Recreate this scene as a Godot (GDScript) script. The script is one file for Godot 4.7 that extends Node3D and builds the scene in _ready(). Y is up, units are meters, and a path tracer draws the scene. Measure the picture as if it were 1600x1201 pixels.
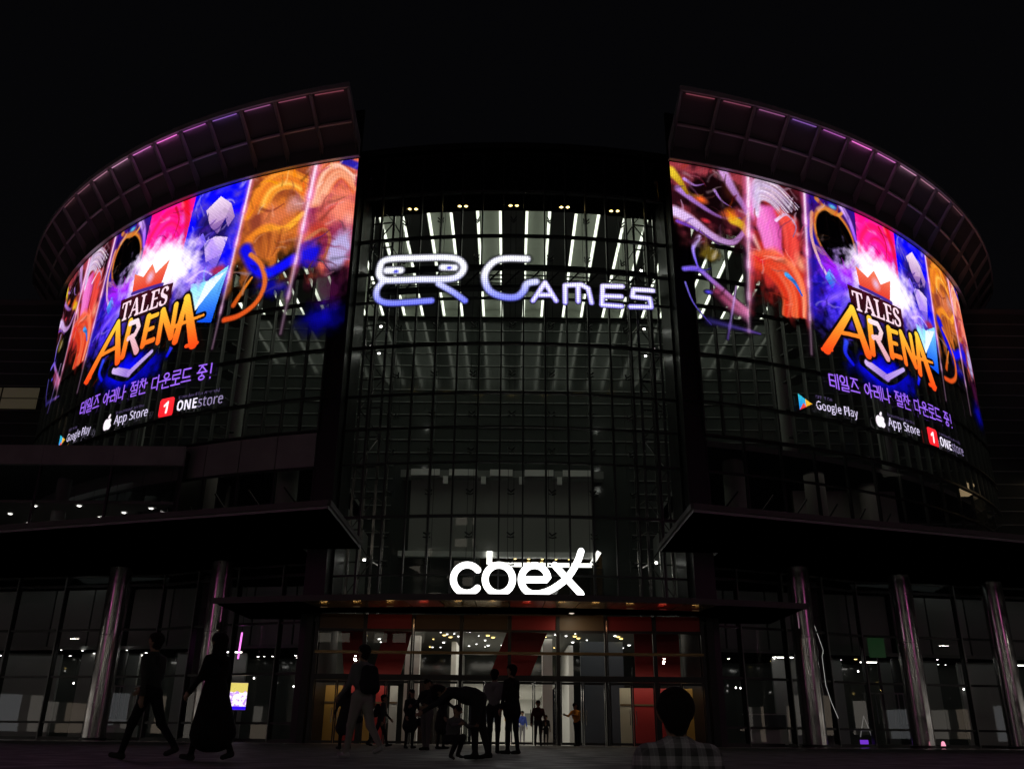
extends Node3D
# Night view of a drum-shaped glass convention hall with two wrap-round LED screens, seen from the foot of the plaza steps.
# World: y up, metres, plaza level y = 0. The drum's axis stands at (0, 0, CZ).

const CZ := -79.3          # axis of the glass drum
const DRUM := 39.3         # radius of the wing glazing
const BAY := 38.5          # radius of the central bay's glazing
const REAR := 21.8         # rear wall, measured from the drum axis towards the plaza
const PITCH := 1.55        # degrees between wing mullions
const FIRST := 14.1        # angle where the wing glazing starts
const LAST := 55.9         # angle where it meets the rear block

var hall: Node3D
var counts := {}
var boxes := {}
var quads := {}
var rng := RandomNumberGenerator.new()


func _ready() -> void:
	rng.seed = 7
	camera_and_light()
	materials()
	print("setting"); ground(); far_things()
	print("hall"); hall_shell(); central_bay(); wings(); brim(); canopies(); ground_floor(); entrance()
	print("screens"); led_screens(); centre_led(); sign_letters()
	print("lamps"); lamps(); lobby_things()
	print("people"); people()
	print("done")


# ------------------------------------------------------------------ camera, sky, exposure
func camera_and_light() -> void:
	var cam := Camera3D.new()
	cam.name = "camera"
	add_child(cam)
	cam.position = Vector3(0, 0.35, 0)
	cam.fov = 47.17
	cam.near = 0.1
	cam.far = 900.0
	cam.rotation = Vector3(deg_to_rad(21.8), 0, 0)
	cam.rotate_object_local(Vector3(0, 0, 1), deg_to_rad(0.55))
	cam.current = true
	var env := Environment.new()
	env.background_mode = Environment.BG_SKY
	var sky := Sky.new()
	var sm := ProceduralSkyMaterial.new()
	sm.sky_top_color = Color(0.014, 0.014, 0.018)
	sm.sky_horizon_color = Color(0.030, 0.028, 0.031)
	sm.ground_horizon_color = Color(0.012, 0.012, 0.012)
	sm.ground_bottom_color = Color(0.008, 0.008, 0.008)
	sm.sky_curve = 0.2
	sky.sky_material = sm
	env.sky = sky
	env.tonemap_mode = Environment.TONE_MAPPER_LINEAR
	env.tonemap_exposure = 1.3
	env.sdfgi_enabled = true
	env.ssao_enabled = true
	env.ssil_enabled = true
	var we := WorldEnvironment.new()
	we.environment = env
	add_child(we)


# ------------------------------------------------------------------ naming helpers
func numbered(called: String) -> String:
	var n: int = counts.get(called, 0)
	counts[called] = n + 1
	return called if n == 0 else "%s_%03d" % [called, n]


func tag(o: Node, label: String, category := "", group := "", kind := "") -> void:
	if label: o.set_meta("label", label)
	if category: o.set_meta("category", category)
	if group: o.set_meta("group", group)
	if kind: o.set_meta("kind", kind)


func thing(called: String, label: String, category: String, at := Vector3.ZERO, turn := 0.0, group := "") -> Node3D:
	var o := Node3D.new()
	o.name = numbered(called)
	add_child(o)
	o.position = at
	o.rotation.y = turn
	tag(o, label, category, group)
	return o


func part(parent: Node, called: String, mesh: Mesh, m: Material, at := Transform3D.IDENTITY) -> MeshInstance3D:
	var o := MeshInstance3D.new()
	o.name = called
	o.mesh = mesh
	o.material_override = m
	parent.add_child(o, true)
	o.transform = at
	return o


func holder(parent: Node, called: String) -> Node3D:
	var o := Node3D.new()
	o.name = called
	parent.add_child(o, true)
	return o


func structure(called: String, mesh: Mesh, m: Material, at := Vector3.ZERO) -> MeshInstance3D:
	var o := part(self, numbered(called), mesh, m, Transform3D(Basis.IDENTITY, at))
	o.set_meta("kind", "structure")
	return o


# ------------------------------------------------------------------ shape helpers
func pol(deg: float, r: float, y: float) -> Vector3:
	return Vector3(r * sin(deg_to_rad(deg)), y, r * cos(deg_to_rad(deg)))


func box(size: Vector3) -> BoxMesh:
	var key := "%.3f %.3f %.3f" % [size.x, size.y, size.z]
	if not boxes.has(key):
		var b := BoxMesh.new()
		b.size = size
		boxes[key] = b
	return boxes[key]


func sheet(w: float, h: float) -> QuadMesh:
	var key := "%.3f %.3f" % [w, h]
	if not quads.has(key):
		var q := QuadMesh.new()
		q.size = Vector2(w, h)
		quads[key] = q
	return quads[key]


func bar(parent: Node, called: String, a: Vector3, b: Vector3, w: float, d: float, m: Material) -> MeshInstance3D:
	# a straight box from a to b, w wide and d deep
	var dir := b - a
	var z := dir.normalized()
	var x := Vector3.UP.cross(z) if absf(z.y) < 0.99 else Vector3.RIGHT
	x = x.normalized()
	var y := z.cross(x)
	return part(parent, called, box(Vector3(snappedf(w, .001), snappedf(d, .001), snappedf(dir.length(), .001))), m, Transform3D(Basis(x, y, z), (a + b) / 2))


func begin() -> SurfaceTool:
	var st := SurfaceTool.new()
	st.begin(Mesh.PRIMITIVE_TRIANGLES)
	return st


func face(st: SurfaceTool, a: Vector3, b: Vector3, c: Vector3, d: Vector3, uv := []) -> void:
	# four corners, counter-clockwise seen from the front
	var n := (b - a).cross(c - a).normalized()
	var p := [a, b, c, d]
	for k in [0, 2, 1, 0, 3, 2]:
		st.set_normal(n)
		if uv: st.set_uv(uv[k])
		st.add_vertex(p[k])


func prism(poly: PackedVector2Array, y0: float, y1: float) -> ArrayMesh:
	# poly in (x, z)
	if Geometry2D.is_polygon_clockwise(poly): poly.reverse()
	var st := begin()
	var t := Geometry2D.triangulate_polygon(poly)
	for side in 2:
		var y: float = [y0, y1][side]
		for k in range(0, t.size(), 3):
			var p: Array = [poly[t[k]], poly[t[k + 1]], poly[t[k + 2]]]
			for q in p:
				st.set_normal(Vector3(0, -1 if side == 0 else 1, 0))
				st.add_vertex(Vector3(q.x, y, q.y))
	for k in poly.size():
		var a := poly[k]
		var b := poly[(k + 1) % poly.size()]
		face(st, Vector3(b.x, y0, b.y), Vector3(a.x, y0, a.y), Vector3(a.x, y1, a.y), Vector3(b.x, y1, b.y))
	return st.commit()


func arc_points(r: float, a0: float, a1: float, n: int) -> PackedVector2Array:
	var out := PackedVector2Array()
	for k in n + 1:
		var p := pol(lerpf(a0, a1, float(k) / n), r, 0)
		out.append(Vector2(p.x, p.z))
	return out


func ring(profile: Array, a0: float, a1: float, n: int) -> ArrayMesh:
	# a closed (r, y) profile swept round the drum axis from angle a0 to a1, ends closed
	var st := begin()
	var m := profile.size()
	for k in n:
		var p0 := lerpf(a0, a1, float(k) / n)
		var p1 := lerpf(a0, a1, float(k + 1) / n)
		for j in m:
			var u: Vector2 = profile[j]
			var v: Vector2 = profile[(j + 1) % m]
			face(st, pol(p0, u.x, u.y), pol(p1, u.x, u.y), pol(p1, v.x, v.y), pol(p0, v.x, v.y))
	for e in [a0, a1]:
		for j in range(1, m - 1):
			var c: Vector3 = pol(e, profile[0].x, profile[0].y)
			face(st, c, pol(e, profile[j].x, profile[j].y), pol(e, profile[j + 1].x, profile[j + 1].y), c)
	return st.commit()


func lathe(profile: Array, n := 20) -> ArrayMesh:
	# (r, y) profile turned about the y axis, smooth round, flat along
	var st := begin()
	for j in profile.size() - 1:
		var u: Vector2 = profile[j]
		var v: Vector2 = profile[j + 1]
		var slope := Vector2(v.y - u.y, u.x - v.x).normalized()
		for k in n:
			var q := []
			for c in [[k, u], [k + 1, u], [k + 1, v], [k, v]]:
				var a: float = TAU * c[0] / n
				q.append([Vector3(c[1].x * sin(a), c[1].y, c[1].x * cos(a)), Vector3(slope.x * sin(a), slope.y, slope.x * cos(a))])
			for i in [0, 2, 1, 0, 3, 2]:
				st.set_normal(q[i][1])
				st.add_vertex(q[i][0])
	return st.commit()


func tube(st: SurfaceTool, pts: Array, radii: Array, n := 8) -> void:
	# round-ended tapered tube through points
	var rings := []
	var path := pts.duplicate()
	var rad := radii.duplicate()
	for e in 2:
		var k := 0 if e == 0 else pts.size() - 1
		var out: Vector3 = ((pts[k] - pts[1 if e == 0 else k - 1]) as Vector3).normalized()
		for s in [0.55, 0.85, 0.98]:
			var p: Vector3 = pts[k] + out * radii[k] * s
			var rr: float = radii[k] * sqrt(1.0 - s * s)
			if e == 0:
				path.push_front(p); rad.push_front(rr)
			else:
				path.push_back(p); rad.push_back(rr)
	var last_x := Vector3.ZERO
	for k in path.size():
		var d: Vector3 = (path[mini(k + 1, path.size() - 1)] - path[maxi(k - 1, 0)]).normalized()
		var x: Vector3 = last_x - d * last_x.dot(d) if last_x != Vector3.ZERO else (d.cross(Vector3.UP) if absf(d.y) < 0.9 else d.cross(Vector3.RIGHT))
		x = x.normalized()
		last_x = x
		var y := d.cross(x)
		var row := []
		for i in n:
			var o := x * cos(TAU * i / n) + y * sin(TAU * i / n)
			row.append([path[k] + o * rad[k], o])
		rings.append(row)
	for k in rings.size() - 1:
		for i in n:
			var q := [rings[k][i], rings[k][(i + 1) % n], rings[k + 1][(i + 1) % n], rings[k + 1][i]]
			for j in [0, 2, 1, 0, 3, 2]:
				st.set_normal(q[j][1])
				st.add_vertex(q[j][0])


# ------------------------------------------------------------------ materials
var M := {}


func paint(c: Color, rough := 0.6, metal := 0.0, spec := 0.5) -> StandardMaterial3D:
	# c is a linear base colour
	var m := StandardMaterial3D.new()
	m.albedo_color = c.linear_to_srgb()
	m.roughness = rough
	m.metallic = metal
	m.metallic_specular = spec
	return m


func glow(c: Color, energy: float) -> StandardMaterial3D:
	var m := StandardMaterial3D.new()
	m.albedo_color = Color(0.6, 0.6, 0.6)
	m.emission_enabled = true
	m.emission = c.linear_to_srgb()
	m.emission_energy_multiplier = energy
	return m


func pane_glass(alpha: float, c := Color(0.02, 0.03, 0.028)) -> StandardMaterial3D:
	var m := StandardMaterial3D.new()
	m.transparency = BaseMaterial3D.TRANSPARENCY_ALPHA
	var s := c.linear_to_srgb()
	m.albedo_color = Color(s.r, s.g, s.b, alpha)
	m.roughness = 0.0
	m.cull_mode = BaseMaterial3D.CULL_DISABLED
	return m


func noise_texture(freq: float, lo: Color, hi: Color, seed_ := 1, size := 512) -> NoiseTexture2D:
	var n := FastNoiseLite.new()
	n.seed = seed_
	n.frequency = freq
	n.fractal_octaves = 5
	var t := NoiseTexture2D.new()
	t.width = size
	t.height = size
	t.seamless = true
	t.noise = n
	var g := Gradient.new()
	g.set_color(0, lo)
	g.set_color(1, hi)
	t.color_ramp = g
	return t


func materials() -> void:
	var stone := paint(Color(1, 1, 1), 0.5)
	stone.albedo_texture = noise_texture(0.02, Color(0.14, 0.14, 0.135), Color(0.23, 0.225, 0.21), 3)
	stone.roughness_texture = noise_texture(0.012, Color(0.35, 0.35, 0.35), Color(0.8, 0.8, 0.8), 5)
	stone.roughness = 1.0
	stone.uv1_triplanar = true
	stone.uv1_world_triplanar = true
	stone.uv1_scale = Vector3(0.21, 0.21, 0.21)
	M.stone = stone
	var asphalt := paint(Color(1, 1, 1), 0.85)
	asphalt.albedo_texture = noise_texture(0.06, Color(0.20, 0.20, 0.20), Color(0.30, 0.30, 0.30), 9)
	asphalt.uv1_triplanar = true
	asphalt.uv1_world_triplanar = true
	asphalt.uv1_scale = Vector3(0.3, 0.3, 0.3)
	M.asphalt = asphalt
	M.frame = paint(Color(0.012, 0.012, 0.013), 0.4)
	M.fin = paint(Color(0.10, 0.105, 0.10), 0.35, 0.6)
	M.black = paint(Color(0.008, 0.008, 0.009), 0.45)
	var panel := paint(Color(1, 1, 1), 0.42)
	panel.albedo_texture = noise_texture(0.008, Color(0.50, 0.49, 0.49), Color(0.58, 0.57, 0.56), 11)
	panel.uv1_triplanar = true
	panel.uv1_world_triplanar = true
	panel.uv1_scale = Vector3(0.15, 0.15, 0.15)
	M.panel = panel
	M.soffit = paint(Color(0.30, 0.30, 0.305), 0.45)
	M.brim = paint(Color(0.10, 0.098, 0.096), 0.6)
	M.brim_rib = paint(Color(0.42, 0.41, 0.41), 0.55)
	M.steel = paint(Color(0.46, 0.45, 0.44), 0.17, 0.95)
	M.cove_lining = paint(Color(0.30, 0.32, 0.28), 0.6)
	M.edge = paint(Color(0.09, 0.088, 0.086), 0.55)
	var wavy := noise_texture(0.006, Color.BLACK, Color.WHITE, 17, 256)
	wavy.as_normal_map = true
	wavy.bump_strength = 3.0
	wavy.color_ramp = null
	M.steel.normal_enabled = true
	M.steel.normal_texture = wavy
	M.steel.normal_scale = 0.11
	M.steel.roughness = 1.0
	M.steel.roughness_texture = noise_texture(0.015, Color(0.12, 0.12, 0.12), Color(0.30, 0.30, 0.30), 23, 256)
	M.steel.uv1_triplanar = true
	M.steel.uv1_world_triplanar = true
	M.steel.uv1_scale = Vector3(0.5, 0.3, 0.5)
	M.chrome = paint(Color(0.6, 0.6, 0.6), 0.12, 1.0)
	M.brass = paint(Color(0.50, 0.38, 0.20), 0.22, 0.9)
	M.bronze = paint(Color(0.16, 0.10, 0.045), 0.28, 0.8)
	M.glass = pane_glass(0.12)
	M.glass_dark = pane_glass(0.35)
	M.rear = paint(Color(0.055, 0.062, 0.058), 0.08, 0.0, 0.5)
	M.rail = paint(Color(0.26, 0.27, 0.26), 0.4, 0.2)
	M.ceiling = paint(Color(0.22, 0.23, 0.22), 0.7)
	M.white = paint(Color(0.75, 0.76, 0.74), 0.6)
	M.grey = paint(Color(0.20, 0.21, 0.20), 0.6)
	M.concrete = paint(Color(0.30, 0.30, 0.285), 0.7)
	M.floor = paint(Color(0.35, 0.34, 0.32), 0.15)
	M.red = paint(Color(0.45, 0.03, 0.03), 0.5)
	M.amber = paint(Color(0.50, 0.28, 0.06), 0.5)
	M.brown = paint(Color(0.16, 0.10, 0.05), 0.5)
	M.cream = paint(Color(0.6, 0.55, 0.42), 0.5)
	M.navy = paint(Color(0.05, 0.065, 0.09), 0.4)
	M.cove = glow(Color(0.92, 1.0, 0.82), 1.5)
	M.lamp = glow(Color(1.0, 0.98, 0.92), 6.0)
	M.warm_lamp = glow(Color(1.0, 0.72, 0.22), 5.0)
	M.red_lamp = glow(Color(1.0, 0.25, 0.15), 4.0)
	M.white_letter = glow(Color(1.0, 1.0, 0.97), 2.2)


func area_light(parent: Node, at: Vector3, toward: Vector3, size: Vector2, c: Color, energy: float) -> void:
	var l := AreaLight3D.new()
	l.name = "area_light"
	parent.add_child(l, true)
	l.area_size = size
	l.light_color = c
	l.light_energy = energy
	l.shadow_enabled = true
	l.area_range = 80.0
	var up := Vector3.UP if absf(toward.normalized().y) < 0.95 else Vector3.BACK
	l.transform = Transform3D(Basis.looking_at(toward, up), at)


func omni(parent: Node, at: Vector3, c: Color, energy: float, size := 0.15) -> void:
	var l := OmniLight3D.new()
	l.name = "omni_light"
	parent.add_child(l, true)
	l.position = at
	l.light_color = c
	l.light_energy = energy
	l.light_size = size
	l.omni_range = 40.0
	l.omni_attenuation = 2.0
	l.shadow_enabled = true


# ------------------------------------------------------------------ ground and what stands beyond the hall
func ground() -> void:
	var base := PlaneMesh.new()
	base.size = Vector2(1400, 1400)
	structure("street_ground", base, M.asphalt, Vector3(0, -1.155, -100))
	structure("plaza", prism(PackedVector2Array([Vector2(-160, -9.4), Vector2(160, -9.4), Vector2(160, -140), Vector2(-160, -140)]), -1.1, 0.0), M.stone)
	var steps := Node3D.new()
	steps.name = "plaza_steps"
	add_child(steps)
	steps.set_meta("kind", "structure")
	for k in 6:
		part(steps, "step", box(Vector3(90, 1.1 - 0.164 * (k + 1) + 0.05, 0.42)), M.stone, Transform3D(Basis.IDENTITY, Vector3(0, (-0.164 * (k + 1) - 1.15) / 2, -9.19 + 0.42 * k + 0.003 * (k + 1))))


func far_things() -> void:
	# street lamps and two advertising screens round the plaza, outside the picture: the steel columns mirror them
	for s in [-1, 1]:
		var side := "west" if s < 0 else "east"
		var b := thing("advertising_screen", "pink advertising screen on two posts at the %s edge of the plaza" % side, "screen", Vector3(37 * s, 0, -7), deg_to_rad(-128 * s), "advertising screens beside the plaza")
		part(b, "casing", box(Vector3(7.4, 4.9, 0.5)), M.black, Transform3D(Basis.IDENTITY, Vector3(0, 10.5, 0)))
		part(b, "screen_face", box(Vector3(7, 4.5, 0.04)), glow(Color(0.95, 0.20, 0.60), 1.2), Transform3D(Basis.IDENTITY, Vector3(0, 10.5, 0.28)))
		for q in [-3, 3]:
			part(b, "post", box(Vector3(0.4, 7.6, 0.4)), M.frame, Transform3D(Basis.IDENTITY, Vector3(q, 3.8, 0)))
		area_light(b, Vector3(0, 10.5, 0.34), Vector3(0, 0, 1), Vector2(7, 4.5), Color(1.0, 0.5, 0.8), 0.15)
		for k in 2:
			var at := Vector3((33.5 + 3 * k) * s, 0, -41 + 16 * k)
			var l := thing("street_lamp", "tall street lamp at the %s side of the plaza, %s the hall" % [side, "closer to" if k == 0 else "farther from"], "street lamp", at, PI if s > 0 else 0.0, "street lamps beside the plaza")
			part(l, "pole", lathe([Vector2(0.11, 0), Vector2(0.09, 1.0), Vector2(0.06, 6.2), Vector2(0, 6.2)], 12), M.fin)
			part(l, "arm", box(Vector3(1.3, 0.08, 0.1)), M.fin, Transform3D(Basis.IDENTITY, Vector3(0.6, 6.2, 0)))
			var hd := part(l, "lamp_head", box(Vector3(0.7, 0.1, 0.3)), M.fin, Transform3D(Basis.IDENTITY, Vector3(1.3, 6.2, 0)))
			part(hd, "lens", box(Vector3(0.6, 0.03, 0.24)), glow(Color(1, 0.93, 0.8), 14.0), Transform3D(Basis.IDENTITY, Vector3(0, -0.066, 0)))
			area_light(l, Vector3(1.3, 6.1, 0), Vector3(0, -1, 0), Vector2(0.6, 0.24), Color(1, 0.96, 0.9), 4.0)
		# row of lit shops along the side street, past the edge of the picture
		var row := thing("shop_row", "low row of lit shopfronts along the %s side street" % side, "building", Vector3(62 * s, -1.15, -26), deg_to_rad(-90 * s))
		part(row, "wall", box(Vector3(60, 8.5, 8)), M.grey, Transform3D(Basis.IDENTITY, Vector3(0, 4.25, -4.2)))
		part(row, "roof", box(Vector3(60.6, 0.4, 8.8)), M.black, Transform3D(Basis.IDENTITY, Vector3(0, 8.7, -4.2)))
		for k in 12:
			var shop := part(row, "shop_window", box(Vector3(3.6, 3.0, 0.08)), glow([Color(1, .92, .8), Color(.9, .95, 1), Color(1, .8, .6)][k % 3], 0.6), Transform3D(Basis.IDENTITY, Vector3(-26.5 + 4.8 * k, 3.3, -0.14)))
			part(shop, "frame", box(Vector3(3.8, 0.2, 0.2)), M.frame, Transform3D(Basis.IDENTITY, Vector3(0, -1.6, 0.05)))
		area_light(row, Vector3(0, 3.3, 0.0), Vector3(0, 0, 1), Vector2(56, 3.0), Color(1, .96, .9), 3.0)
	# lamps along the street behind the viewpoint
	for k in 5:
		var o := thing("street_lamp", "street lamp across the road, number %d counted from the west" % (k + 1), "street lamp", Vector3(-32 + 16 * k, -1.15, 16), 0.0, "street lamps across the road")
		part(o, "pole", lathe([Vector2(0.13, 0), Vector2(0.1, 1.0), Vector2(0.07, 9.0), Vector2(0, 9.0)], 12), M.fin)
		part(o, "arm", box(Vector3(0.1, 0.08, 2.0)), M.fin, Transform3D(Basis.IDENTITY, Vector3(0, 9.0, -0.9)))
		var hd := part(o, "lamp_head", box(Vector3(0.34, 0.12, 0.9)), M.fin, Transform3D(Basis.IDENTITY, Vector3(0, 9.0, -2.0)))
		part(hd, "lens", box(Vector3(0.28, 0.03, 0.8)), glow(Color(1, 0.95, 0.85), 10.0), Transform3D(Basis.IDENTITY, Vector3(0, -0.076, 0)))
		area_light(o, Vector3(0, 8.88, -2.0), Vector3(0, -1, -0.9), Vector2(0.28, 0.8), Color(1, 0.97, 0.92), 9.0)
	# office tower across the street, behind the camera, mirrored in the lobby glass
	var tower := thing("office_tower", "dark office tower with scattered lit windows across the street", "building", Vector3(-30, -1.15, 75), 0.0)
	part(tower, "wall", box(Vector3(34, 60, 16)), M.black, Transform3D(Basis.IDENTITY, Vector3(0, 30, 8)))
	var lit := glow(Color(1.0, 0.9, 0.72), 0.5)
	for row in 9:
		for col in 10:
			if rng.randf() < 0.5:
				part(tower, "window", box(Vector3(2.2, 1.5, 0.06)), lit, Transform3D(Basis.IDENTITY, Vector3(-14.5 + 3.2 * col, 5 + 4.0 * row, -0.04)))
	# annex on the west side: a flat-faced block in front of the drum
	var annex := thing("annex_building", "low flat-roofed annex with pale fascia and dark glass beside the curved hall", "building", Vector3(-31, 8.76, -43))
	part(annex, "roof", box(Vector3(28.8, 0.3, 14)), M.black, Transform3D(Basis.IDENTITY, Vector3(0, 4.85, -7.1)))
	part(annex, "side_wall", box(Vector3(0.3, 4.7, 13.8)), M.black, Transform3D(Basis.IDENTITY, Vector3(14.2, 2.36, -7.2)))
	part(annex, "rear_wall", box(Vector3(28, 4.7, 0.3)), M.grey, Transform3D(Basis.IDENTITY, Vector3(0, 2.36, -13.95)))
	part(annex, "ceiling", box(Vector3(28, 0.15, 13.4)), M.concrete, Transform3D(Basis.IDENTITY, Vector3(0, 2.36, -7.1)))
	part(annex, "floor", box(Vector3(28, 0.1, 13.4)), M.floor, Transform3D(Basis.IDENTITY, Vector3(0, 0.06, -7.1)))
	for k in 8:
		part(annex, "fascia_panel", box(Vector3(3.58, 1.0, 0.25)), M.panel, Transform3D(Basis.IDENTITY, Vector3(12.6 - 3.6 * k, 4.67, 0.0)))
		part(annex, "mullion", box(Vector3(0.1, 4.1, 0.16)), M.frame, Transform3D(Basis.IDENTITY, Vector3(14.35 - 3.6 * k, 2.06, -0.1)))
		part(annex, "pane", sheet(3.5, 4.1), M.glass_dark, Transform3D(Basis.IDENTITY, Vector3(12.55 - 3.6 * k, 2.06, -0.1)))
	part(annex, "column", lathe([Vector2(0.35, 0.1), Vector2(0.35, 4.0)], 18), M.concrete, Transform3D(Basis.IDENTITY, Vector3(7.4, 0, -2.2)))
	area_light(annex, Vector3(4, 4.0, -5), Vector3(0, -1, 0), Vector2(14, 5), Color(0.95, 1, 0.97), 0.9)


# ------------------------------------------------------------------ the hall
func segment_poly(r: float, x0: float, x1: float, n := 24) -> PackedVector2Array:
	# the piece of the drum's plan between x0 and x1, from the rear wall to radius r
	var out := PackedVector2Array()
	for k in n + 1:
		var x := lerpf(x0, x1, float(k) / n)
		out.append(Vector2(x, maxf(REAR + 0.02, sqrt(maxf(r * r - x * x, 0)))))
	out.append(Vector2(x1, REAR))
	out.append(Vector2(x0, REAR))
	return out


func hall_shell() -> void:
	hall = thing("convention_hall", "curved glass convention hall with two drum wings and a flared roof brim", "building", Vector3(0, 0, CZ))
	# the flat rear block with its horizontal cladding rails
	var block := holder(hall, "rear_block")
	for w in [[-75.0, 75.0, 11.45, 29.2], [-75.0, -2.5, 0.0, 11.45], [6.0, 75.0, 0.0, 11.45], [3.5, 6.0, 0.0, 7.4], [-2.5, 3.5, 3.3, 7.4], [-2.5, -2.0, 7.4, 11.45]]:
		part(block, "wall_panel", box(Vector3(w[1] - w[0], w[3] - w[2], 0.5)), M.rear, Transform3D(Basis.IDENTITY, Vector3((w[0] + w[1]) / 2, (w[2] + w[3]) / 2, REAR - 0.25)))
	part(block, "parapet", box(Vector3(150, 0.35, 0.8)), M.brim, Transform3D(Basis.IDENTITY, Vector3(0, 29.38, REAR - 0.25)))
	for k in 20:
		var h := 10.9 + 0.92 * k
		if h > 18.0:
			part(block, "cladding_rail", box(Vector3(150, 0.05, 0.09)), M.rail, Transform3D(Basis.IDENTITY, Vector3(0, h, REAR + 0.047)))
		else:
			for s in [-1, 1]:
				part(block, "cladding_rail", box(Vector3(67, 0.05, 0.09)), M.rail, Transform3D(Basis.IDENTITY, Vector3(41.5 * s, h, REAR + 0.047)))
	for s in [-1, 1]:
		for x in [10.5, 13.0, 24.0]:
			part(block, "cladding_joint", box(Vector3(0.12, 17, 0.05)), M.black, Transform3D(Basis.IDENTITY, Vector3(x * s, 20.3, REAR + 0.026)))
	# lit strip window in the west end of the rear block, warm-lit canopy on the east end
	for k in 5:
		for j in 2:
			part(block, "window", box(Vector3(2.5, 0.72, 0.06)), glow(Color(0.55, 0.46, 0.24), 0.035), Transform3D(Basis.IDENTITY, Vector3(-34.3 - 2.65 * k, 21.5 + 0.82 * j, REAR + 0.12)))
	part(block, "window_surround", box(Vector3(13.6, 1.9, 0.1)), M.black, Transform3D(Basis.IDENTITY, Vector3(-39.4, 21.9, REAR + 0.04)))
	var porch := holder(block, "porch_canopy")
	part(porch, "slab", box(Vector3(7, 0.4, 5)), M.black, Transform3D(Basis.IDENTITY, Vector3(38.4, 17.3, REAR + 2.6)))
	part(porch, "light_panel", box(Vector3(3.4, 0.05, 1.6)), glow(Color(1.0, 0.72, 0.38), 0.8), Transform3D(Basis.IDENTITY, Vector3(37.6, 17.06, REAR + 1.6)))
	# atrium ceiling: strips between light coves that run from the glass to the rear wall
	var ceil := holder(hall, "atrium_ceiling")
	var y := 28.35
	var n := 7
	for k in range(-n, n):
		var x := 2.85 * k + 1.425
		var zf := sqrt(36.1 * 36.1 - x * x)
		var zn := REAR + 0.5
		var cove := holder(ceil, "light_cove")
		var mid := (zf + zn) / 2
		var len_ := zf - zn
		part(cove, "cover", box(Vector3(1.5, 0.05, snappedf(len_, .01))), M.cove_lining, Transform3D(Basis.IDENTITY, Vector3(x, y + 0.62, mid)))
		for s in [-1, 1]:
			part(cove, "cove_side", box(Vector3(0.05, 0.62, snappedf(len_, .01))), M.cove_lining, Transform3D(Basis.IDENTITY, Vector3(x + 0.775 * s, y + 0.33, mid)))
			part(cove, "led_strip", box(Vector3(0.15, 0.10, snappedf(len_ - 0.1, .01))), M.cove, Transform3D(Basis.IDENTITY, Vector3(x + 0.65 * s, y + 0.10, mid)))
		for e in [zf + 0.03, zn - 0.03]:
			part(cove, "end_panel", box(Vector3(1.6, 0.64, 0.05)), M.cove_lining, Transform3D(Basis.IDENTITY, Vector3(x, y + 0.33, e)))
		area_light(cove, Vector3(x, y + 0.5, mid), Vector3.DOWN, Vector2(1.2, len_ - 0.5), Color(0.95, 1, 0.92), 0.75)
		# ceiling strip beside the cove
		var xs := 2.85 * k + 2.85
		var zs := sqrt(36.1 * 36.1 - xs * xs)
		part(ceil, "ceiling_strip", box(Vector3(1.3, 0.1, snappedf(zs - zn, .01))), M.ceiling, Transform3D(Basis.IDENTITY, Vector3(xs, y + 0.05, (zs + zn) / 2)))
	# margin of plain ceiling along the glass, and the roof over it all
	var margin := PackedVector2Array()
	for k in 41:
		var p := pol(lerpf(-55, 55, k / 40.0), 38.0, 0)
		margin.append(Vector2(p.x, maxf(p.z, REAR + 0.1)))
	for k in 41:
		var p := pol(lerpf(55, -55, k / 40.0), 36.14, 0)
		margin.append(Vector2(p.x, maxf(p.z, REAR)))
	part(ceil, "ceiling_margin", prism(margin, y, y + 0.12), M.ceiling)
	for s in [-1, 1]:
		part(ceil, "ceiling_wing", prism(PackedVector2Array([Vector2(20.7 * s, REAR), Vector2(20.7 * s, 29.5), Vector2(25 * s, 26.0), Vector2(28.7 * s, REAR)]), y + 0.004, y + 0.1), M.ceiling)
	part(hall, "roof", prism(segment_poly(38.9, -32.6, 32.6, 40), 30.6, 31.0), M.black)
	# floors inside the wings and the walls between them and the central void
	for s in [-1, 1]:
		part(hall, "upper_floor", prism(segment_poly(38.6, 9.7 * s, 32.2 * s), 13.9, 14.2), M.grey)
		part(hall, "void_wall", box(Vector3(0.3, 12.4, 14.2)), M.grey, Transform3D(Basis.IDENTITY, Vector3(9.5 * s, 6.25, 29.0)))
		# round columns with tie plates behind the wing glazing
		for a in [24.2, 37.0]:
			var col := holder(hall, "atrium_column")
			var c := pol(a * s, 37.0, 0)
			part(col, "shaft", lathe([Vector2(0.42, 14.2), Vector2(0.42, 28.3)], 20), M.concrete, Transform3D(Basis.IDENTITY, c))
			for k in 8:
				var q := pol(a * s, 38.0, 15.4 + 1.6 * k)
				part(col, "tie_plate", box(Vector3(0.95, 0.08, 1.1)), M.frame, Transform3D(Basis(Vector3.UP, deg_to_rad(a * s)), q))
		# room below the upper floor: core walls and a thick round column seen through the lower glazing
		part(hall, "core_wall", box(Vector3(6.0, 5.1, 0.3)), M.concrete, Transform3D(Basis.IDENTITY, Vector3(19.5 * s, 11.33, 29.0)))
		for a in [18.6, 27.0, 34.0]:
			part(hall, "lower_column", lathe([Vector2(0.55, 8.76), Vector2(0.55, 13.9)], 18), M.concrete, Transform3D(Basis.IDENTITY, pol(a * s, 36.6, 0)))
		area_light(hall, Vector3(16.5 * s, 13.8, 32.5), Vector3.DOWN, Vector2(10, 3), Color(1, 0.98, 0.9), 0.8)
	# grey partition, beam with pale boxes and a gallery niche on the rear wall of the central void
	var part_wall := holder(hall, "gallery_wall")
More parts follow.
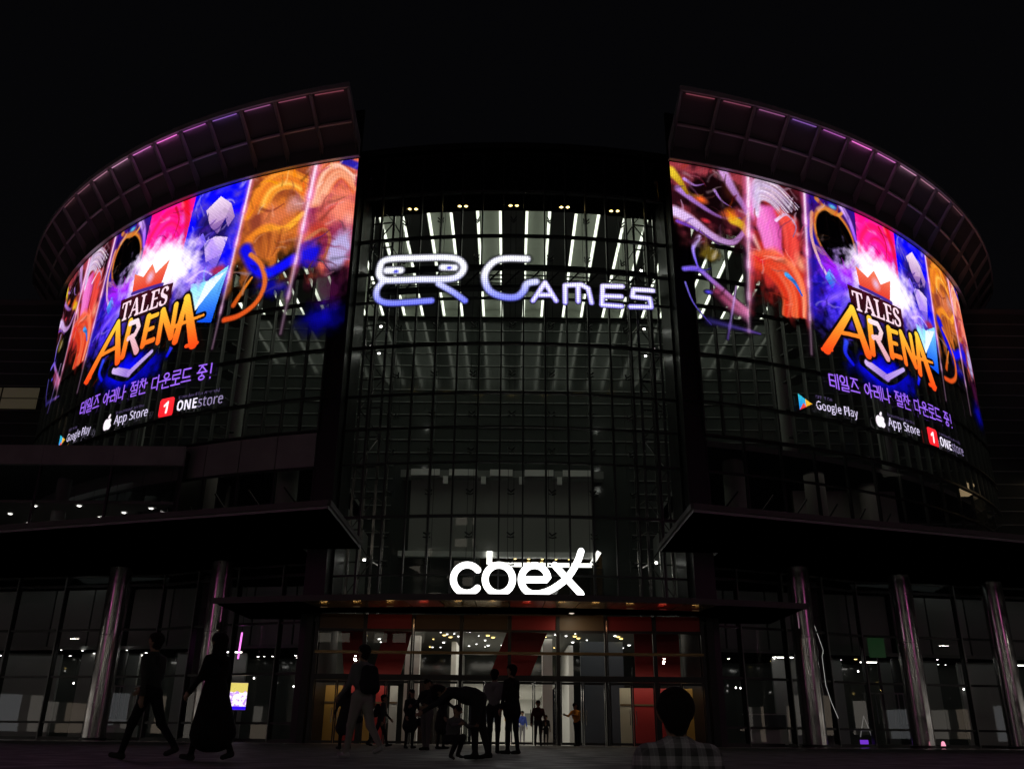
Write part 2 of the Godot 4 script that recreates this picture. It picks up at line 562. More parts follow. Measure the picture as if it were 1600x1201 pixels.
	part(part_wall, "partition", box(Vector3(12.2, 4.9, 0.2)), M.concrete, Transform3D(Basis.IDENTITY, Vector3(-0.6, 13.95, REAR + 0.11)))
	part(part_wall, "beam", box(Vector3(13.5, 0.5, 0.9)), M.grey, Transform3D(Basis.IDENTITY, Vector3(-0.6, 16.55, REAR + 0.47)))
	for k in 5:
		part(part_wall, "valance", box(Vector3(1.9 if k != 2 else 1.5, 0.42, 0.12)), M.white, Transform3D(Basis.IDENTITY, Vector3(-5.7 + 2.52 * k, 16.62, REAR + 1.0)))
		if k < 4:
			part(part_wall, "bracket", box(Vector3(0.32, 0.5, 0.12)), M.white, Transform3D(Basis.IDENTITY, Vector3(-4.35 + 2.52 * k, 16.1, REAR + 1.0)))
	part(part_wall, "ledge", box(Vector3(13, 0.35, 0.5)), M.white, Transform3D(Basis.IDENTITY, Vector3(-0.8, 11.3, REAR + 0.27)))
	# niche
	var niche := holder(hall, "gallery_niche")
	part(niche, "ceiling", box(Vector3(8.4, 0.2, 12)), M.brown, Transform3D(Basis.IDENTITY, Vector3(2.0, 12.4, REAR - 6.5)))
	part(niche, "floor", box(Vector3(8.4, 0.2, 12)), M.grey, Transform3D(Basis.IDENTITY, Vector3(2.0, 7.3, REAR - 6.5)))
	part(niche, "back_wall", box(Vector3(8.4, 5, 0.2)), M.brown, Transform3D(Basis.IDENTITY, Vector3(2.0, 9.8, REAR - 12.4)))
	for s in [-1, 1]:
		part(niche, "side_wall", box(Vector3(0.2, 5, 12)), M.brown, Transform3D(Basis.IDENTITY, Vector3(2.0 + 4.2 * s, 9.8, REAR - 6.5)))
	var strip := glow(Color(1.0, 1.0, 0.9), 1.6)
	part(niche, "light_strip", box(Vector3(6.6, 0.26, 0.1)), strip, Transform3D(Basis.IDENTITY, Vector3(1.95, 10.62, REAR + 0.62)))
	part(niche, "light_strip", box(Vector3(0.36, 0.85, 0.1)), strip, Transform3D(Basis.IDENTITY, Vector3(-1.35, 11.05, REAR + 0.62)))
	var slant := Basis(Vector3(0, 0, 1), deg_to_rad(-32))
	part(niche, "light_strip", box(Vector3(0.3, 0.95, 0.1)), strip, Transform3D(slant, Vector3(5.5, 11.1, REAR + 0.62)))
	part(niche, "balustrade", box(Vector3(8, 2.2, 0.06)), M.glass_dark, Transform3D(Basis.IDENTITY, Vector3(2, 9.3, REAR + 0.62)))


func glaze(parent: Node, a0: float, a1: float, r: float, y0: float, y1: float, m: Material, called: String, trim := 0.0) -> void:
	var p := pol(a0, r, y0)
	var q := pol(a1, r, y0)
	var w := snappedf(p.distance_to(q) - trim, .001)
	var h := snappedf(y1 - y0 - trim, .001)
	# each pane sits a hair out of true
	part(parent, called, sheet(w, h), m, Transform3D(Basis(Vector3.UP, deg_to_rad((a0 + a1) / 2)) * untrue(), (p + q) / 2 + Vector3(0, (y1 - y0) / 2, 0)))


func untrue() -> Basis:
	return Basis.from_euler(Vector3(rng.randfn(0, 0.006), rng.randfn(0, 0.006), 0))


func central_bay() -> void:
	var bay := holder(hall, "central_curtain_wall")
	var hs := [5.68, 7.25, 10.0, 12.63, 14.43, 16.21, 18.9, 21.49, 23.19, 25.22, 27.97, 30.5]
	var as_ := []
	for k in 16: as_.append(-12.45 + 1.66 * k)
	for i in 15:
		for j in hs.size() - 1:
			glaze(bay, as_[i], as_[i + 1], BAY, hs[j], hs[j + 1], M.glass, "pane")
	for i in 16:
		part(bay, "mullion", box(Vector3(0.075, 24.9, 0.22)), M.frame, Transform3D(Basis(Vector3.UP, deg_to_rad(as_[i])), pol(as_[i], BAY + 0.02, 18.1)))
		if i in [1, 14]:
			part(bay, "mullion_fin", box(Vector3(0.03, 24.9, 0.10)), M.fin, Transform3D(Basis(Vector3.UP, deg_to_rad(as_[i])), pol(as_[i] + 0.10, BAY + 0.11, 18.1)))
	for j in hs.size():
		var t := 0.035 if j not in [2, 6, 9] else 0.06
		part(bay, "transom", ring([Vector2(BAY - 0.09, hs[j] - t), Vector2(BAY + 0.125, hs[j] - t), Vector2(BAY + 0.125, hs[j] + t), Vector2(BAY - 0.09, hs[j] + t)], -12.45, 12.45, 15), M.frame)
	# walkway truss behind the glass at sign height
	var walk := holder(hall, "walkway_truss")
	for y in [22.85, 24.1]:
		part(walk, "chord", ring([Vector2(37.0, y - 0.09), Vector2(37.3, y - 0.09), Vector2(37.3, y + 0.09), Vector2(37.0, y + 0.09)], -12.2, 12.2, 16), M.frame)
	for y in [23.1, 23.35, 23.6]:
		part(walk, "guard_rail", ring([Vector2(37.1, y - 0.03), Vector2(37.17, y - 0.03), Vector2(37.17, y + 0.03), Vector2(37.1, y + 0.03)], -12.2, 12.2, 16), M.rail)
	part(walk, "deck", ring([Vector2(36.4, 23.0), Vector2(37.0, 23.0), Vector2(37.0, 23.06), Vector2(36.4, 23.06)], -12.2, 12.2, 16), M.frame)
	for k in 15:
		var a := -11.62 + 1.66 * k
		bar(walk, "brace", pol(a - 0.8, 37.15, 22.9), pol(a + 0.8, 37.15, 24.05), 0.07, 0.07, M.frame)
	# tension masts with spider clamps
	for k in range(-3, 4):
		var mast := holder(hall, "tension_mast")
		var a := k * 3.0
		for s in [-1, 1]:
			part(mast, "cable", box(Vector3(0.022, 22.4, 0.022)), M.frame, Transform3D(Basis.IDENTITY, pol(a, 37.6, 17.0) + Vector3(0.14 * s, 0, 0)))
		for h in [7.9, 9.2, 11.3, 13.4, 15.3, 17.5, 20.2, 24.2, 26.6]:
			var sp := begin()
			for dx in [-1, 1]:
				for dy in [-1, 1]:
					tube(sp, [pol(a, 37.75, h) + Vector3(0, 0.06 * dy, 0), pol(a, 38.1, h) + Vector3(0.15 * dx, 0.10 * dy, 0)], [0.035, 0.04], 6)
			part(mast, "spider_clamp", sp.commit(), M.frame)
	# lattice lift towers at both ends of the bay
	for s in [-1, 1]:
		var lift := holder(hall, "lattice_tower")
		for q in [[10.6, 36.9], [12.5, 36.9], [10.6, 35.4], [12.5, 35.4]]:
			part(lift, "post", box(Vector3(0.13, 22.6, 0.13)), M.steel, Transform3D(Basis.IDENTITY, pol(q[0] * s, q[1], 17.0)))
		for k in 14:
			var h := 6.6 + 1.6 * k
			bar(lift, "strut", pol(10.6 * s, 36.9, h), pol(12.5 * s, 36.9, h), 0.07, 0.07, M.steel)
			bar(lift, "diagonal", pol((10.6 if k % 2 else 12.5) * s, 36.9, h), pol((12.5 if k % 2 else 10.6) * s, 36.9, h + 1.6), 0.05, 0.05, M.steel)
			bar(lift, "strut", pol(10.6 * s, 35.4, h), pol(10.6 * s, 36.9, h), 0.06, 0.06, M.steel)
	# dark piers between the bay and the wings
	for s in [-1, 1]:
		part(hall, "end_pier", ring([Vector2(37.2, 0), Vector2(39.25, 0), Vector2(39.25, 30.3), Vector2(37.2, 30.3)], 12.55 * s, 14.05 * s, 2), M.black)


func wings() -> void:
	var hs := [14.25, 16.0, 18.62, 21.4, 23.1, 25.2, 27.6, 30.1]
	var cols := int((LAST - FIRST) / PITCH)
	for s in [-1, 1]:
		var wing := holder(hall, "wing_curtain_wall")
		var rest := begin()
		var kept := 0
		for i in cols:
			var a0: float = (FIRST + PITCH * i) * s
			var a1: float = (FIRST + PITCH * (i + 1)) * s
			for j in hs.size() - 1:
				if j < 4 and i < 16:
					glaze(wing, a0, a1, DRUM, hs[j], hs[j + 1], M.glass, "pane")
					kept += 1
				else:
					face(rest, pol(a0, DRUM, hs[j]), pol(a1, DRUM, hs[j]), pol(a1, DRUM, hs[j + 1]), pol(a0, DRUM, hs[j + 1]))
		var g := part(wing, "upper_glazing", rest.commit(), M.glass)
		g.set_meta("kind", "stuff")
		for i in cols + 1:
			var a: float = (FIRST + PITCH * i) * s
			part(wing, "mullion", box(Vector3(0.10, 15.9, 0.20)), M.frame, Transform3D(Basis(Vector3.UP, deg_to_rad(a)), pol(a, DRUM - 0.09, 22.2)))
			part(wing, "mullion_fin", box(Vector3(0.05, 15.8, 0.10)), M.fin, Transform3D(Basis(Vector3.UP, deg_to_rad(a)), pol(a - 0.07 * s, DRUM + 0.06, 22.15)))
		for j in hs.size():
			var t := 0.06
			part(wing, "transom", ring([Vector2(DRUM - 0.16, hs[j] - t), Vector2(DRUM + 0.085, hs[j] - t), Vector2(DRUM + 0.085, hs[j] + t), Vector2(DRUM - 0.16, hs[j] + t)], FIRST * s, LAST * s, cols), M.frame)
		# spandrel band and the glazing below it, at twice the spacing
		var low := holder(hall, "lower_curtain_wall")
		for i in cols / 2:
			var a0: float = (FIRST + 2 * PITCH * i) * s
			var a1: float = (FIRST + 2 * PITCH * (i + 1)) * s
			var p := pol(a0, DRUM, 0)
			var q := pol(a1, DRUM, 0)
			if s > 0:
				glaze(low, a0, a1, DRUM, 12.44, 14.2, M.glass_dark, "spandrel_pane", 0.04)
			else:
				part(low, "spandrel_panel", box(Vector3(snappedf(p.distance_to(q) - 0.05, .001), 1.72, 0.08)), M.panel, Transform3D(Basis(Vector3.UP, deg_to_rad((a0 + a1) / 2)), (p + q) / 2 + Vector3(0, 13.29, 0)))
			glaze(low, a0, a1, DRUM - 0.02, 8.78, 12.38, M.glass, "low_pane", 0.03)
			part(low, "low_mullion", box(Vector3(0.10, 5.4, 0.16)), M.frame, Transform3D(Basis(Vector3.UP, deg_to_rad(a0)), pol(a0, DRUM - 0.10, 11.46)))
			bar(low, "diagonal_brace", pol(a0, 38.3, 9.4), pol(a1, 38.3, 11.8), 0.07, 0.07, M.frame)
		part(low, "low_transom", ring([Vector2(DRUM - 0.1, 12.33), Vector2(DRUM + 0.06, 12.33), Vector2(DRUM + 0.06, 12.43), Vector2(DRUM - 0.1, 12.43)], FIRST * s, LAST * s, cols / 2), M.frame)


func brim() -> void:
	# the flared visor round the top of each wing: soffit panels between ribs, two rails, an outer lip and a coloured wash light in every bay
	var tints := [Color(0.75, 0.16, 0.24), Color(0.70, 0.16, 0.30), Color(0.62, 0.18, 0.50), Color(0.40, 0.16, 0.75), Color(0.60, 0.14, 0.62), Color(0.95, 0.18, 0.72), Color(0.85, 0.22, 0.70), Color(0.80, 0.38, 0.62), Color(0.75, 0.34, 0.50), Color(0.62, 0.25, 0.35), Color(0.5, 0.2, 0.25)]
	var power := [0.35, 0.4, 0.6, 0.8, 1.0, 1.6, 1.2, 1.1, 0.8, 0.5, 0.35]
	for s in [-1, 1]:
		var crown := holder(hall, "roof_brim")
		var bays := 17
		for k in bays:
			var a0: float = (12.6 + 3.1 * k) * s
			var a1: float = (12.6 + 3.1 * (k + 1)) * s
			var st := begin()
			for q in [[39.75, 30.95, 40.55, 31.85], [40.62, 31.95, 41.66, 33.22]]:
				var v := [pol(a0, q[0], q[1]), pol(a1, q[0], q[1]), pol(a1, q[2], q[3]), pol(a0, q[2], q[3])]
				face(st, v[1], v[0], v[3], v[2])
				var up := Vector3(0, 0.12, 0)
				face(st, v[0] + up, v[1] + up, v[2] + up, v[3] + up)
				face(st, v[2], v[3], v[3] + up, v[2] + up)
				face(st, v[0], v[1], v[1] + up, v[0] + up)
			part(crown, "soffit_panel", st.commit(), M.brim)
			part(crown, "apron_panel", ring([Vector2(39.62, 30.18), Vector2(39.72, 30.18), Vector2(39.80, 30.93), Vector2(39.62, 30.93)], a0 + 0.02 * s, a1 - 0.02 * s, 2), M.brim)
			if k < 11:
				var am := (a0 + a1) / 2
				var o := pol(am, 41.62, 33.0)
				var inward := (pol(am, 39.75, 30.93) - o).normalized()
				var led: Color = tints[k]
				var lamp_ := part(crown, "wash_light", box(Vector3(1.7, 0.04, 0.05)), glow(led, 0.45 * power[k]), Transform3D(Basis(Vector3.UP, deg_to_rad(am)), pol(am, 41.66, 33.03)))
				lamp_.set_meta("label", "thin coloured light bar under the brim's lip")
				area_light(crown, pol(am, 41.62, 33.06), inward + Vector3(0, 0.12, 0), Vector2(1.7, 0.04), led.linear_to_srgb(), 0.06 * power[k])
		for k in bays + 1:
			var a: float = (12.6 + 3.1 * k) * s
			var rib := begin()
			var w := 0.07
			var prof := [Vector2(39.62, 30.15), Vector2(39.80, 30.75), Vector2(41.72, 33.05), Vector2(41.72, 33.4), Vector2(39.62, 31.2)]
			var side := Vector3(cos(deg_to_rad(a)), 0, -sin(deg_to_rad(a))) * w
			for j in prof.size():
				var u: Vector2 = prof[j]
				var v: Vector2 = prof[(j + 1) % prof.size()]
				face(rib, pol(a, u.x, u.y) - side, pol(a, u.x, u.y) + side, pol(a, v.x, v.y) + side, pol(a, v.x, v.y) - side)
			for e in [-1, 1]:
				for j in range(1, prof.size() - 1):
					face(rib, pol(a, prof[0].x, prof[0].y) + side * e, pol(a, prof[j].x, prof[j].y) + side * e, pol(a, prof[j + 1].x, prof[j + 1].y) + side * e, pol(a, prof[0].x, prof[0].y) + side * e)
			part(crown, "rib", rib.commit(), M.brim_rib)
		var e1: float = (12.6 + 3.1 * bays) * s
		var e0: float = 12.5 * s
		part(crown, "outer_lip", ring([Vector2(41.68, 33.12), Vector2(41.80, 33.12), Vector2(41.80, 33.45), Vector2(41.68, 33.45)], e0, e1, 51), M.brim_rib)
		part(crown, "middle_rail", ring([Vector2(40.50, 31.74), Vector2(40.62, 31.74), Vector2(40.62, 31.86), Vector2(40.50, 31.86)], e0, e1, 51), M.brim_rib)
		part(crown, "inner_rail", ring([Vector2(39.5, 30.12), Vector2(39.74, 30.12), Vector2(39.74, 30.2), Vector2(39.5, 30.2)], e0, e1, 51), M.brim_rib)
		part(crown, "backing", ring([Vector2(39.35, 30.2), Vector2(39.5, 30.2), Vector2(39.5, 33.4), Vector2(39.35, 33.4)], e0, e1, 51), M.black)


func canopies() -> void:
	for s in [-1, 1]:
		var c := holder(hall, "side_canopy")
		var poly := PackedVector2Array()
		for p in [[7.0, 46.2], [40.0, 35.35], [40.0, 21.9], [9.7, 21.9], [9.7, 38.3], [7.0, 38.3]]:
			poly.append(Vector2(p[0] * s, p[1]))
		part(c, "slab", prism(poly, 8.4, 8.72), M.soffit)
		bar(c, "front_edge", Vector3(7.0 * s, 8.62, 46.25), Vector3(40.0 * s, 8.62, 35.4), 0.12, 0.22, M.edge)
		bar(c, "side_edge", Vector3(6.95 * s, 8.62, 46.25), Vector3(6.95 * s, 8.62, 38.35), 0.10, 0.22, M.edge)
		# round steel columns
		for q in [[14.5, 34.5], [20.46, 32.55], [26.3, 30.6]]:
			if s < 0 and q[0] > 26: continue
			var col := holder(hall, "steel_column")
			var at := Transform3D(Basis.IDENTITY, Vector3(q[0] * s, 0, q[1]))
			part(col, "shaft", lathe([Vector2(0.56, 0.12), Vector2(0.56, 4.98)], 40), M.steel, at)
			part(col, "joint", lathe([Vector2(0.54, 4.96), Vector2(0.54, 5.02)], 40), M.black, at)
			part(col, "shaft", lathe([Vector2(0.56, 5.0), Vector2(0.56, 8.4)], 40), M.steel, at)
			for k in 4:
				var sa := TAU * k / 4 + 0.5
				part(col, "seam", box(Vector3(0.012, 8.2, 0.012)), M.black, Transform3D(Basis(Vector3.UP, sa), Vector3(q[0] * s + 0.557 * sin(sa), 4.26, q[1] + 0.557 * cos(sa))))
			part(col, "base_ring", lathe([Vector2(0.64, 0.0), Vector2(0.64, 0.11), Vector2(0.56, 0.13)], 40), M.frame, at)
	var e := holder(hall, "entrance_canopy")
	var front := arc_points(43.35, -16.7, 16.7, 24)
	var deck := front.duplicate()
	for p in [[12.45, 36.0], [9.1, 36.0], [9.1, 38.75], [-9.1, 38.75], [-9.1, 36.0], [-12.45, 36.0]]:
		deck.append(Vector2(p[0], p[1]))
	part(e, "slab", prism(deck, 5.46, 5.64), M.black)
	part(e, "fascia", ring([Vector2(43.33, 5.42), Vector2(43.42, 5.42), Vector2(43.42, 5.66), Vector2(43.33, 5.66)], -16.7, 16.7, 24), M.edge)
	for k in 12:
		var a := -11.4 + 1.9 * k
		part(e, "soffit_panel", ring([Vector2(41.3, 5.425), Vector2(43.25, 5.425), Vector2(43.25, 5.455), Vector2(41.3, 5.455)], a + 0.02, a + 1.88, 2), M.brass if k not in [3, 6, 10] else paint(Color(0.5, 0.08, 0.05), 0.3, 0.6))
		var am := a + 0.95
		var tint := Color(1.0, 0.62, 0.22) if k not in [3, 6, 10] else Color(0.95, 0.16, 0.10)
		var lamp_ := part(e, "soffit_light", box(Vector3(0.3, 0.02, 0.03)), glow(tint, 0.03), Transform3D(Basis(Vector3.UP, deg_to_rad(am)), pol(am, 42.6, 5.28)))
		lamp_.set_meta("label", "slim coloured uplight under the entrance soffit")
		area_light(e, pol(am, 42.6, 5.295), Vector3.UP, Vector2(0.3, 0.03), tint.linear_to_srgb(), 0.030)


	for q in [[-6.4, Color(1.0, 0.5, 0.2)], [-1.0, Color(1.0, 0.62, 0.25)], [4.6, Color(1.0, 0.4, 0.2)]]:
		area_light(e, pol(q[0], 42.3, 5.25), Vector3(0, -0.05, -1), Vector2(3.8, 0.05), q[1].linear_to_srgb(), 0.14)


func ground_floor() -> void:
	structure("lobby_floor", prism(PackedVector2Array([Vector2(-34, CZ + 2), Vector2(34, CZ + 2), Vector2(34, CZ + 36), Vector2(9, CZ + 38.9), Vector2(-9, CZ + 38.9), Vector2(-34, CZ + 36)]), -0.05, 0.015), M.floor)
	# recessed lobby glazing under the wings
	var ys := [0.1, 0.85, 3.1, 5.5, 7.85, 8.38]
	for s in [-1, 1]:
		var g := holder(hall, "lobby_glazing")
		# plan of the glazing: an arc, then straight on past the drum
		var plan := []
		for i in 5: plan.append(pol((14.2 + 4.3 * i) * s, 36.0, 0))
		var from: Vector3 = plan[4]
		for i in 8: plan.append(from + (Vector3(42.0 * s, 0, 26.5) - from) * (i + 1) / 8.0)
		for i in plan.size() - 1:
			var p0: Vector3 = plan[i]
			var p1: Vector3 = plan[i + 1]
			var turn := atan2(p1.x - p0.x, p1.z - p0.z) - PI / 2 if s > 0 else atan2(p0.x - p1.x, p0.z - p1.z) - PI / 2
			var b := Basis(Vector3.UP, turn)
			var w := snappedf(p0.distance_to(p1) - 0.02, .001)
			for j in ys.size() - 1:
				part(g, "lobby_pane", sheet(w, snappedf(ys[j + 1] - ys[j] - 0.02, .001)), M.glass, Transform3D(b * untrue(), (p0 + p1) / 2 + Vector3(0, (ys[j] + ys[j + 1]) / 2, 0)))
			part(g, "lobby_mullion", box(Vector3(0.12, 8.3, 0.3)), M.frame, Transform3D(b, p0 + Vector3(0, 4.2, 0)))
			part(g, "mullion_cap", box(Vector3(0.05, 8.3, 0.05)), M.rail, Transform3D(b, p0 + Vector3(0, 4.2, 0) + b.z * 0.18))
			for y in ys:
				part(g, "lobby_transom", box(Vector3(w - 0.1, 0.11, 0.22)), M.frame, Transform3D(b, (p0 + p1) / 2 + Vector3(0, y, 0)))
			part(g, "plinth", box(Vector3(w, 0.10, 0.4)), M.black, Transform3D(b, (p0 + p1) / 2 + Vector3(0, 0.052, 0)))
		# what stands behind it
		part(hall, "mezzanine_floor", prism(PackedVector2Array([Vector2(9.7 * s, REAR), Vector2(9.7 * s, 29.6), Vector2(18.0 * s, 28.0), Vector2(39.6 * s, 24.0), Vector2(39.6 * s, REAR)]), 4.75, 4.95), M.ceiling)
		for k in 12:
			bar(hall, "mezzanine_panel", Vector3((9.7 + 2.5 * k) * s, 6.6, 28.6 - 0.44 * k), Vector3((12.1 + 2.5 * k) * s, 6.6, 28.6 - 0.44 * (k + 0.96)), 0.12, 3.25, M.concrete if k not in [3, 7] else M.grey)
		for a in [28.0, 41.0]:
			part(hall, "lobby_column", lathe([Vector2(0.6, 0.0), Vector2(0.6, 8.3)], 20), M.black, Transform3D(Basis.IDENTITY, pol(a * s, 34.6, 0)))
		for q in [[17.2, 26.0, 4.0], [23.5, 25.0, 3.4], [28.6, 24.2, 3.6], [33.5, 24.0, 3.0]]:
			part(hall, "lobby_partition", box(Vector3(q[2], 4.7, 0.25)), M.concrete, Transform3D(Basis.IDENTITY, Vector3(q[0] * s, 2.37, q[1])))
		var st := holder(hall, "stair_balustrade")
		for k in 9:
			part(st, "baluster", box(Vector3(0.05, 1.5, 0.05)), M.rail, Transform3D(Basis.IDENTITY, Vector3((19.0 + 0.3 * k) * s, 1.9, 29.5)))
		part(st, "handrail", box(Vector3(2.6, 0.07, 0.07)), M.rail, Transform3D(Basis.IDENTITY, Vector3(20.2 * s, 2.68, 29.5)))
		area_light(hall, Vector3(17.5 * s, 4.6, 26.5), Vector3.DOWN, Vector2(13, 4), Color(0.95, 1, 0.98), 0.9)
		area_light(hall, Vector3(17.5 * s, 8.3, 30.4), Vector3(0, -1, -0.25), Vector2(14, 1), Color(0.95, 1, 0.98), 0.35)
		area_light(hall, Vector3(31.0 * s, 4.6, 24.6), Vector3.DOWN, Vector2(14, 3), Color(0.95, 1, 0.98), 0.6)
		area_light(hall, Vector3(31.0 * s, 8.3, 26.5), Vector3(0, -1, -0.25), Vector2(14, 1), Color(0.95, 1, 0.98), 0.25)


func entrance() -> void:
	var e := holder(hall, "entrance_front")
	var z := 38.7
	var xs := []
	for k in 9: xs.append(-8.6 + 2.15 * k)
	for x in xs:
		part(e, "post", box(Vector3(0.16, 5.36, 0.22)), M.frame, Transform3D(Basis.IDENTITY, Vector3(x, 2.70, z)))
	for x in [-4.3, 4.3]:
		part(e, "post_cover", box(Vector3(0.05, 5.2, 0.03)), M.chrome, Transform3D(Basis.IDENTITY, Vector3(x + 0.02, 2.64, z + 0.127)))
	for q in [[2.72, 0.24, 0.3], [3.77, 0.12, 0.26], [4.72, 0.1, 0.24]]:
		part(e, "door_head" if q[0] < 3 else "transom", box(Vector3(17.2, q[1], q[2])), M.bronze if absf(q[0] - 3.77) < 0.1 else M.frame, Transform3D(Basis.IDENTITY, Vector3(0, q[0], z + 0.012)))
	for k in 8:
		var xm: float = xs[k] + 1.075
		part(e, "transom_pane", sheet(1.97, 0.88), M.glass, Transform3D(Basis.IDENTITY, Vector3(xm, 3.27, z)))
		part(e, "transom_pane", sheet(1.97, 0.82), M.glass, Transform3D(Basis.IDENTITY, Vector3(xm, 4.25, z)))
		part(e, "bulkhead_panel", box(Vector3(1.97, 0.62, 0.1)), M.red if k in [1, 4, 6, 7] else M.brown, Transform3D(Basis.IDENTITY, Vector3(xm, 5.09, z)))
		for s in [-1, 1]:
			var door := holder(e, "door")
			var dx: float = xm + 0.495 * s
			part(door, "leaf_glass", sheet(0.86, 2.36), M.glass, Transform3D(Basis.IDENTITY, Vector3(dx, 1.31, z)))
			for t in [-1, 1]:
				part(door, "stile", box(Vector3(0.055, 2.56, 0.06)), M.chrome if k in [3, 4, 5] else M.frame, Transform3D(Basis.IDENTITY, Vector3(dx + 0.455 * t, 1.31, z)))
				part(door, "rail", box(Vector3(0.85, 0.1, 0.05)), M.frame, Transform3D(Basis.IDENTITY, Vector3(dx, 1.31 + 1.22 * t, z)))
			part(door, "handle", box(Vector3(0.03, 0.6, 0.04)), M.chrome, Transform3D(Basis.IDENTITY, Vector3(dx - 0.36 * s, 1.15, z + 0.07)))
	# side returns and lobby ceiling
	for s in [-1, 1]:
		part(e, "side_return", box(Vector3(0.3, 5.4, 3.0)), M.black, Transform3D(Basis.IDENTITY, Vector3(8.95 * s, 2.7, z - 1.4)))
	part(e, "lobby_soffit", box(Vector3(17.6, 0.15, 16.6)), M.ceiling, Transform3D(Basis.IDENTITY, Vector3(0, 5.2, 30.3)))
	# coloured partition boards either side of the doors, standing just inside
	for q in [[-8.0, 0.95, "amber"], [-7.1, 0.8, "red"], [-5.75, 0.5, "red"], [-5.2, 0.35, "white"], [-6.45, 0.45, "amber"], [5.25, 0.5, "cream"], [6.1, 1.05, "red"], [7.2, 1.05, "red"], [8.15, 0.8, "amber"]]:
		var b := holder(e, "partition_board")
		part(b, "board", box(Vector3(q[1], 2.42, 0.08)), M[q[2]], Transform3D(Basis.IDENTITY, Vector3(q[0], 1.23, z - 1.5)))
		part(b, "rail", box(Vector3(q[1], 0.08, 0.03)), M.brown, Transform3D(Basis.IDENTITY, Vector3(q[0], 1.72, z - 1.44)))
	# slanting red banner cloths hung behind the upper glass
	for q in [[-5.2, 1.3, -0.5], [0.9, 1.9, -0.9], [6.9, 2.1, 0.0], [-7.4, 1.1, 0.3]]:
		var st := begin()
		var p := [Vector3(q[0] - q[1] / 2 + q[2], 2.9, z - 2.2), Vector3(q[0] + q[1] / 2 + q[2], 2.9, z - 2.2), Vector3(q[0] + q[1] / 2, 5.1, z - 2.2), Vector3(q[0] - q[1] / 2, 5.1, z - 2.2)]
		var d := Vector3(0, 0, -0.03)
		face(st, p[0], p[1], p[2], p[3])
		face(st, p[1] + d, p[0] + d, p[3] + d, p[2] + d)
		for k in 4: face(st, p[k], p[k] + d, p[(k + 1) % 4] + d, p[(k + 1) % 4])
		part(e, "red_banner", st.commit(), M.red)
	# white corridor straight ahead, blue-grey wall beside it
	var c := holder(e, "corridor")
	part(c, "wall", box(Vector3(0.25, 4.9, 8)), M.white, Transform3D(Basis.IDENTITY, Vector3(3.3, 2.5, 26.0)))
	part(c, "wall", box(Vector3(0.25, 4.9, 15)), M.white, Transform3D(Basis.IDENTITY, Vector3(-2.9, 2.5, 24.0)))
	part(c, "ceiling", box(Vector3(5.6, 0.12, 26)), M.white, Transform3D(Basis.IDENTITY, Vector3(0, 3.24, 10.4)))
	part(c, "end_wall", box(Vector3(5.6, 3.2, 0.2)), M.white, Transform3D(Basis.IDENTITY, Vector3(0, 1.6, 2.0)))
	for q in [2.6, -2.4]:
		part(c, "wall", box(Vector3(0.2, 3.2, 14.2)), M.white, Transform3D(Basis.IDENTITY, Vector3(q, 1.6, 9.3)))
		for k in 4:
			part(c, "pilaster", box(Vector3(0.24, 3.1, 0.4)), M.concrete, Transform3D(Basis.IDENTITY, Vector3(q - 0.13 * signf(q), 1.56, 5.0 + 3.2 * k)))
	for q in [[-1.6, 1.9, 1.5, "navy"], [0.2, 2.0, 1.1, "amber"], [1.7, 1.7, 0.8, "grey"]]:
		part(c, "notice_board", box(Vector3(q[2], 0.9, 0.06)), M[q[3]], Transform3D(Basis.IDENTITY, Vector3(q[0], q[1], 2.14)))
	area_light(e, Vector3(-0.1, 3.1, 7.5), Vector3.DOWN, Vector2(3.0, 7), Color(1, 0.97, 0.9), 12.0)
	part(c, "blue_wall", box(Vector3(2.2, 4.9, 0.25)), M.navy, Transform3D(Basis.IDENTITY, Vector3(4.75, 2.5, 32.0)))
	part(c, "white_pier", box(Vector3(0.7, 4.9, 0.6)), M.white, Transform3D(Basis.IDENTITY, Vector3(-4.75, 2.5, 34.0)))
	part(c, "white_pier", box(Vector3(0.5, 4.9, 0.6)), M.white, Transform3D(Basis.IDENTITY, Vector3(1.9, 2.5, 33.0)))
	area_light(e, Vector3(-0.1, 3.1, 18.0), Vector3.DOWN, Vector2(3.6, 8), Color(1, 0.97, 0.9), 16.0)
	area_light(e, Vector3(-0.2, 5.0, 30.5), Vector3.DOWN, Vector2(5, 6), Color(1, 0.97, 0.9), 12.0)
	for s in [-1, 1]:
		area_light(e, Vector3(6.6 * s, 2.72, z - 0.7), Vector3(0, -1, -0.55), Vector2(3.8, 0.2), Color(1, 0.95, 0.85), 0.8)
		area_light(e, Vector3(5.6 * s, 5.05, z - 5.5), Vector3.DOWN, Vector2(4.5, 5), Color(1, 0.97, 0.9), 3.5)


